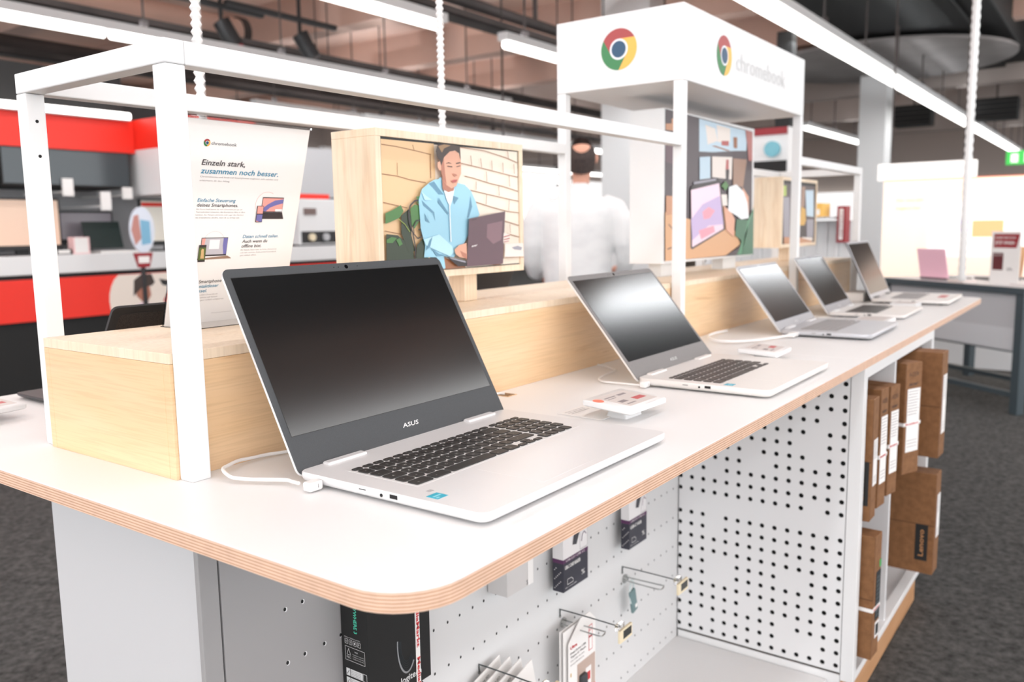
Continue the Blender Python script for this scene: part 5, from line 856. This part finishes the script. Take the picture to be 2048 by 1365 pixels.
tb('cross_rail', SLATE, .036, -.40, -.53, LT-.051, -.36, -.465); tb('foot_rail', SLATE, .036, -.05, -.72, LT-.051, -.01, -.69); tb('foot_rail', SLATE, .036, -.45, -.72, LT-.051, -.41, -.69)
def on_t(a, bb, z=0): return Mt @ Vector((a, bb, ztop+.002+z))
t = thing('flyer_stand', 'white flyer stand with dark red print on the demo table', 'leaflet', on_t(.22, -.14))
Mp = Mt @ Matrix.Translation((.13, -.14, ztop+.003)) @ frame3((0, 0, 0), (1, 0, 0), (0, -.12, 1)) ; Mp = Mt @ frame3((.335, -.10, ztop+.003), (-1, 0, 0), (0, 0, 1))
Mp = frame3(on_t(.335, -.10), -e, (0, 0, 1))
B(Mp).box(0, 0, -.004, .21, .31, 0).make('card', PAPER, t, world=True); B(Mp).box(0, 0, -.06, .21, .004, -.004).make('foot', ACR, t, world=True)
b = B(Mp); b.poly([(.02, .295), (.205, .295), (.185, .215), (.02, .215)], 0, .0006); text(b, 'ANGEBOT DER WOCHE', .03, .268, w=.145, h=.010, mi=1, z=.001, bold=.02); text(b, 'JETZT SPAREN', .03, .235, w=.14, h=.018, mi=1, z=.001, bold=.02); b.poly([(.018, .085), (.095, .085), (.095, .185), (.018, .185)], 2, .0006); text(b, '279.-', .125, .085, w=.045, h=.014, mi=3, z=.0006, bold=.02); text(b, 'DELUXE', .024, .168, w=.06, h=.008, mi=1, z=.001)
b.make('print', [REDD, PAPER, mat('maroon', srgb(96, 28, 34), .5), TK], t, world=True)
def back_laptop(a, bb, ang, col, label, w_=.26, h=.19, lean=.2):
    t = thing('demo_laptop', label, 'laptop', on_t(a, bb), 0, 'laptops on the demo table')
    Mq = Mt @ Matrix.Translation((a, bb, ztop+.003)) @ Matrix.Rotation(ang, 4, 'Z')
    B(Mq).box(0, -.18, 0, w_, 0, .012).make('base', DARKL, t, world=True, bevel=.002)
    B(Mq @ frame3((0, 0, .012), (1, 0, 0), (0, lean, 1))).box(0, 0, 0, w_, h, .006).make('lid', mat('lid_'+label[:4], col, .4), t, world=True, bevel=.002)
back_laptop(.66, -.10, 0, srgb(255, 205, 222), 'pink laptop lid seen from behind on the demo table', .25, .19)
back_laptop(.52, -.52, R_(75), srgb(214, 170, 130), 'gold laptop opened sideways beside the pink one', .2, .2)
back_laptop(.37, -.62, R_(65), srgb(206, 150, 96), 'bronze laptop opened sideways next to the flyer stand', .12, .15)
back_laptop(.10, -.50, R_(70), srgb(226, 184, 140), 'gold laptop at the right picture edge', .2, .16)
for i, (a, bb, c) in enumerate(((.45, -.02, (.8, .7, .66)), (-.01, -.04, (.75, .7, .68)), (.90, -.25, (.8, .76, .72)))):
    b = B(Mt); b.box(a, bb-.1, ztop+.0022, a+.13, bb, ztop+.02); b.box(a+.01, bb-.09, ztop+.02, a+.12, bb-.01, ztop+.0205, 1); b.make('product_box', [mat('prod_%d' % i, c, .5), PAPER], bevel=.002, tag=tagd(('flat pink-beige box in front of the flyer stand', 'flat beige box at the corner of the demo table', 'flat pale box behind the pink laptop')[i], 'box', 'small boxes on the demo table'))
# orange glowing backdrop
t = thing('lightbox_wall', 'large backlit cream and orange display wall behind the demo table', 'display wall', (6.6, .3, -TH))
BK = mat('backlit_cream', srgb(255, 238, 220), .6, emis=.45); BK2 = mat('backlit_white', (1, .98, .95), .6, emis=.55); OR = mat('backlit_orange', srgb(240, 120, 60), .6, emis=.25); OR2 = mat('backlit_peach', srgb(255, 200, 140), .6, emis=.35)
B().box(6.6, -1.6, -.6, 6.75, 1.135, .596).make('light_box', BK, t, world=True); B().box(6.62, -1.58, -TH, 6.73, 1.115, -.6005).make('base', WHITE, t, world=True)
Mb = frame3((6.598, 1.135, -.6), (0, -1, 0), (0, 0, 1))
b = B(Mb); b.box(0, 1.19, 0, 2.7, 1.196, .003, 0); b.box(.33, .62, 0, 1.02, 1.02, .002, 1); b.stroke([(1.5+.45*math.cos(math.radians(a)), .72+.42*math.sin(math.radians(a))) for a in range(95, 265, 8)], .016, 0, .004); b.stroke([(1.10, 1.05), (1.04, .98)], .05, 0, .0035); b.box(.62, .76, .002, .82, .88, .004, 2); b.box(.54, .80, .002, .60, .90, .004, 3)
text(b, 'Das neue Jahr', .10, 1.03, w=.19, h=.022, mi=2, z=.003); text(b, 'beginnt hier', .10, .97, w=.17, h=.022, mi=2, z=.003)
b.make('artwork', [OR, BK2, OR2, mat('backlit_lilac', srgb(180, 170, 210), .6, emis=.2)], t, world=True)
# white sign above, shelf wall with red sign
t = thing('hanging_sign', 'long white hanging sign board above the backdrop', 'sign', (8, 1.1, .66)); B().box(8, .70, .655, 8.1, 1.50, .805).make('board', BK2, t, world=True); text(B(frame3((7.998, 1.48, .655), (0, -1, 0), (0, 0, 1))), 'KOPFHÖRER', .42, .07, w=.26, h=.03, z=.001).make('lettering', GLASSG, t, world=True)
b = B(); b.cyl((8.05, .8, .805), (8.05, .8, 2.545), .008); b.cyl((8.05, 1.4, .805), (8.05, 1.4, 2.495), .008); b.make('hanger', CONCD, t, world=True)
t = thing('exit_sign', 'green and white exit sign hanging right of the spiral conduit', 'sign', (9, .48, .84)); B().box(9, .30, .80, 9.03, .58, .93).make('panel', mat('exit_green', srgb(60, 190, 80), .5, emis=.6), t, world=True)
b = B(frame3((8.998, .57, .80), (0, -1, 0), (0, 0, 1))); b.box(.14, .02, 0, .24, .11, .002); b.box(.03, .02, 0, .09, .10, .002); b.make('pictogram', BK2, t, world=True); B().cyl((9.015, .44, .93), (9.015, .44, 3.2), .008).make('hanger', CONCD, t, world=True)
t = thing('exit_sign', 'small green sign box high at the upper right', 'sign', (8.5, -.05, 1.6)); B().box(8.5, -.12, 1.58, 8.6, .03, 1.92).make('box', GLASSG, t, world=True); B().box(8.49, -.15, 1.62, 8.6, -.1205, 1.88).make('green_face', mat('exit_green', (0, 1, 0)), t, world=True); B().cyl((8.55, -.04, 1.92), (8.55, -.04, 3.2), .03).make('hanger', BLACKW, t, world=True)
t = thing('shelf_unit', 'white slatted gondola behind the small far frame', 'shelf', (4.35, 1.0, -TH)); B().box(4.3, .76, -TH, 4.34, 1.75, .29).make('back_wall', WHITE, t, world=True)
for k in range(16): B().box(4.285, .78+.06*k, -.3, 4.2995, .80+.06*k, .285).make('slat', PANEL, t, world=True)
B().box(4.05, .84, .3, 4.34, 1.6, .31).make('shelf_board', GLASSG, t, world=True); B().box(4.05, .80, -.5, 4.2845, 1.6, -.48).make('shelf_board', GLASSG, t, world=True)
t = thing('vertical_sign', 'narrow upright red sign with white lettering on the slatted gondola', 'sign', (4.2, .82, .19)); B().box(4.20, .785, .175, 4.284, .8295, .365).make('panel', REDD, t, world=True); b = B(frame3((4.198, .829, .175), (0, -1, 0), (0, 0, 1))); b.box(.012, .015, 0, .032, .175, .001, 0); text(b, 'AKTION', .029, .03, w=.13, h=.012, mi=1, z=.002, rot=math.pi/2); b.make('lettering', [PAPER, REDD], t, world=True)
for i, (y, c) in enumerate(((.88, srgb(240, 190, 90)), (1.02, (.8, .76, .7)), (1.16, (.84, .7, .6)), (1.3, (.8, .8, .8)))):
    b = B(); b.box(4.1, y, .3105, 4.25, y+.09, .3105+.07-.01*(i % 2)); b.box(4.099, y+.01, .32, 4.1, y+.08, .35, 1); b.make('shelf_box', [mat('shelfbox_%d' % i, c, .5), PAPER], bevel=.002, tag=tagd(('yellow', 'cream', 'peach', 'white')[i]+' box on top of the slatted gondola', 'box', 'boxes on the slatted gondola'))
# high bright window band far behind
b = B(); b.box(-2, 15.6, -.2, 30, 15.75, 1.9); b.make('window_1', mat('daylit_glazing', (1, 1, 1), .6, emis=.8), tag={'kind': 'structure'})
b = B(); b.box(29.5, -10, -.2, 29.7, 15.5, 1.3); b.make('window_2', mat('daylit_glazing', (1, 1, 1)), tag={'kind': 'structure'})
# shelving far behind on the left-middle
t = thing('tall_shelf', 'pale blue and white tall shelf between sign tower and far frame', 'shelf', (5.6, 1.9, -TH))
B().box(5.6, 1.55, -TH, 5.9, 2.5, .95).make('carcass', WHITE, t, world=True)
for k, (z0_, z1_, c) in enumerate(((.3, .36, BLK), (.62, .72, BLACKW), (.90, .949, REDD))): B().box(5.59, 1.56, z0_, 5.5995, 2.2, z1_).make('shelf_edge', c, t, world=True)
B().cyl((5.57, 1.66, .80), (5.599, 1.66, .80), .055, 0, 20).make('blue_disc', mat('disc_teal', srgb(120, 185, 200), .5), t, world=True)
b = B(); b.box(7.0, 2.0, -TH, 7.12, 2.13, 1.9); b.make('downpipe', BLACKW, tag=tagd('black vertical pipe beside the white column', 'pipe'))
# hanging plant in the far background
t = thing('hanging_plant', 'green trailing plant hanging left of the standing man', 'plant', (6.5, 5.1, .9))
b = B()
for i in range(90):
    a = random.uniform(0, 6.28); r = random.uniform(0, .09); z_ = random.uniform(.55, 1.0); c = (7.0+r*math.cos(a), 5.05+r*math.sin(a), z_); b.ell(c, (.03, .03, .012), 0, 6, 4)
b.make('foliage', mat('foliage', srgb(96, 110, 70), .7), t, world=True); B().cyl((7.0, 5.05, .95), (7.0, 5.05, 3.2), .01).make('cord', CONCD, t, world=True)
# ================================================================ THE MAN
def skin(name, pts, edges, parent, m, lvl=2, world=True):
    me = bpy.data.meshes.new(name); I = wmat(parent).inverted()
    me.from_pydata([tuple(I @ Vector(p[:3])) for p in pts], edges, []); me.materials.append(m)
    o = bpy.data.objects.new(name, me); COL.objects.link(o); o.parent = parent
    s = o.modifiers.new('skin', 'SKIN'); s.use_smooth_shade = True
    if not me.skin_vertices: me.skin_vertices.new(name='')
    for i, p in enumerate(pts):
        me.skin_vertices[0].data[i].radius = (p[3], p[4] if len(p) > 4 else p[3]); me.skin_vertices[0].data[i].use_root = (i == 0)
    u_ = o.modifiers.new('sub', 'SUBSURF'); u_.levels = lvl; u_.render_levels = lvl
    return o
mx, my = 3.90, 2.22; fwv = Vector((math.cos(R_(31)), math.sin(R_(31)), 0)); rtv = Vector((fwv.y, -fwv.x, 0))
man = thing('person', 'standing man in a white shirt seen from behind, thinning dark hair', 'person', (mx, my, -TH))
def P3(r, f, z): v_ = Vector((mx, my, 0))+rtv*r+fwv*f; return (v_.x, v_.y, z)
SK = mat('skin', srgb(222, 164, 140), .6)
hz = .665
body = [P3(0, 0, .10)+(.12,), P3(0, 0, .28)+(.13,), P3(0, 0, .40)+(.085,), P3(.005, .0, .52)+(.052,), P3(.01, .01, .575)+(.052,), P3(.012, .02, .64)+(.072, .078), P3(.012, .022, .715)+(.074, .082), P3(.012, .02, .765)+(.05, .055),
        P3(.14, 0, .365)+(.045,), P3(.255, .0, .20)+(.042,), P3(.26, .10, .0)+(.032,), P3(.20, .19, .02)+(.026,), P3(-.16, 0, .365)+(.045,), P3(-.27, .0, .20)+(.042,), P3(-.265, .10, .0)+(.032,), P3(-.22, .19, -.02)+(.026,),
        P3(0, 0, -.02)+(.12,), P3(.09, 0, -.10)+(.08,), P3(.10, 0, -.42)+(.055,), P3(.10, -.01, -.73)+(.04,), P3(.10, .12, -.785)+(.025,), P3(-.09, 0, -.10)+(.08,), P3(-.10, .01, -.42)+(.055,), P3(-.10, -.01, -.73)+(.04,), P3(-.10, .12, -.785)+(.025,)]
ed = [(16, 0), (0, 1), (1, 2), (2, 3), (3, 4), (4, 5), (5, 6), (6, 7), (2, 8), (8, 9), (9, 10), (10, 11), (2, 12), (12, 13), (13, 14), (14, 15), (16, 17), (17, 18), (18, 19), (19, 20), (16, 21), (21, 22), (22, 23), (23, 24)]
skin('body', body, ed, man, SK)
def loft(rings, n=20):            # rings: (r, f, z, radius across, radius deep)
    b = B(); vs = []
    for (rr, ff, z_, ra, rd) in rings:
        for i in range(n): a = 2*math.pi*i/n; vs.append(P3(rr+ra*math.copysign(abs(math.cos(a))**.8, math.cos(a)), ff+rd*math.sin(a), z_))
    fs = [list(range(n))[::-1], list(range((len(rings)-1)*n, len(rings)*n))]+[[j*n+i, j*n+(i+1) % n, (j+1)*n+(i+1) % n, (j+1)*n+i] for j in range(len(rings)-1) for i in range(n)]
    return b.add(vs, fs)
def limb(b, pts, n=12):           # pts: (r, f, z, radius)
    P = [Vector(P3(*p[:3])) for p in pts]; vs = []
    for i, p in enumerate(P):
        d = (P[min(i+1, len(P)-1)]-P[max(i-1, 0)]).normalized(); a = d.cross(fwv).normalized(); c = d.cross(a)
        for k in range(n): t_ = 2*math.pi*k/n; vs.append(p+(a*math.cos(t_)+c*math.sin(t_))*pts[i][3])
    b.add(vs, [list(range(n))[::-1], list(range((len(P)-1)*n, len(P)*n))]+[[i*n+k, i*n+(k+1) % n, (i+1)*n+(k+1) % n, (i+1)*n+k] for i in range(len(P)-1) for k in range(n)])
b = loft([(-.02, 0, -.12, .185, .13), (-.02, 0, .0, .20, .145), (-.02, 0, .14, .205, .145), (-.02, -.005, .28, .215, .14), (-.015, -.01, .37, .215, .125), (-.01, 0, .425, .165, .10), (0, 0, .465, .105, .08), (.003, 0, .50, .068, .066), (.005, 0, .535, .062, .062)])
limb(b, [(.13, 0, .41, .065), (.20, -.005, .375, .078), (.245, -.01, .30, .075), (.268, -.01, .18, .066), (.272, .03, .08, .058), (.262, .10, .0, .048), (.235, .15, -.01, .042)])
limb(b, [(-.16, 0, .41, .065), (-.23, -.005, .375, .078), (-.27, -.01, .30, .075), (-.285, -.01, .18, .066), (-.285, .03, .08, .058), (-.272, .10, .0, .048), (-.245, .15, -.01, .042)])
so = b.make('shirt', noisy('shirt_cloth', (.88, .88, .88), (.78, .78, .79), 5, .85, stretch=(1.5, 1.5, 3), detail=6, lo=.42, hi=.75, bump=.6), man, world=True)
rm = so.modifiers.new('remesh', 'REMESH'); rm.mode = 'VOXEL'; rm.voxel_size = .014; rm.use_smooth_shade = True
sm = so.modifiers.new('smooth', 'SMOOTH'); sm.factor = .6; sm.iterations = 8
skin('trousers', [P3(0, 0, -.06)+(.15, .12), P3(.09, 0, -.16)+(.10,), P3(.10, 0, -.42)+(.075,), P3(.10, -.01, -.74)+(.06,), P3(-.09, 0, -.16)+(.10,), P3(-.10, 0, -.42)+(.075,), P3(-.10, -.01, -.74)+(.06,)], [(0, 1), (1, 2), (2, 3), (0, 4), (4, 5), (5, 6)], man, mat('trousers', (.04, .04, .05), .8))
for s_ in (-1, 1):
    c = P3(.10*s_, .04, -.79); M = Matrix.Translation(c) @ Matrix.Rotation(R_(31), 4, 'Z'); B(M).ell((0, 0, .012), (.13, .05, .045), 0).make('shoe', BLK, man, world=True, smooth=True)
    c = P3(.012+.077*s_, .015, .675); B(Matrix.Translation(c)).ell((0, 0, 0), (.02, .02, .032), 0).make('ear', SK, man, world=True, smooth=True)
    for k in range(4):
        q = Vector(P3((.195+.01*k)*s_, .20, -.02-.008*k)); d = fwv*.06+Vector((0, 0, -.03)); B().cyl(q, q+d, .009, 0, 8, .007).make('finger', SK, man, world=True, smooth=True)
    q = Vector(P3(.16*s_, .18, .01)); B().cyl(q, q+fwv*.04+rtv*(-.02*s_), .011, 0, 8, .008).make('thumb', SK, man, world=True, smooth=True)
    q = P3(.012+.03*s_, .098, .70); B(Matrix.Translation(q)).ell((0, 0, 0), (.01, .01, .007), 0).make('eye', BLK, man, world=True)
q = P3(.012, .105, .672); B(Matrix.Translation(q)).ell((0, 0, 0), (.016, .016, .024), 0).make('nose', SK, man, world=True, smooth=True)
q = P3(.012, .098, .638); B(Matrix.Translation(q) @ Matrix.Rotation(R_(31), 4, 'Z')).ell((0, 0, 0), (.006, .024, .006), 0).make('mouth', REDD, man, world=True, smooth=True)
# hair: ring round a bald crown
b = B(Matrix.Translation(P3(.012, .006, .695)) @ Matrix.Rotation(R_(31), 4, 'Z'))
n_ = 24; vs = []; prof = [(.97, -.085), (1.03, -.05), (1.07, 0), (1.0, .045), (.78, .072), (.66, .078)]
for rr, z_ in prof:
    for i in range(n_): a = 2*math.pi*i/n_; vs.append((rr*.088*math.cos(a), rr*.079*math.sin(a), z_+(.03 if z_ <= 0 else .05)*math.cos(a)-(.02 if z_ > 0 else 0)))
fs = [[j*n_+i, j*n_+(i+1) % n_, (j+1)*n_+(i+1) % n_, (j+1)*n_+i] for j in range(len(prof)-1) for i in range(n_)]
b.add(vs, fs); b.make('hair', noisy('hair', srgb(70, 56, 52), srgb(40, 32, 30), 120, .8), man, world=True, smooth=True)
b = B(); b.box(*P3(0, 0, 0)[:2], 0, 0, 0, 0) if False else None
# ================================================================ lift everything onto the floor level
for o in TOP: o.location.z += TH
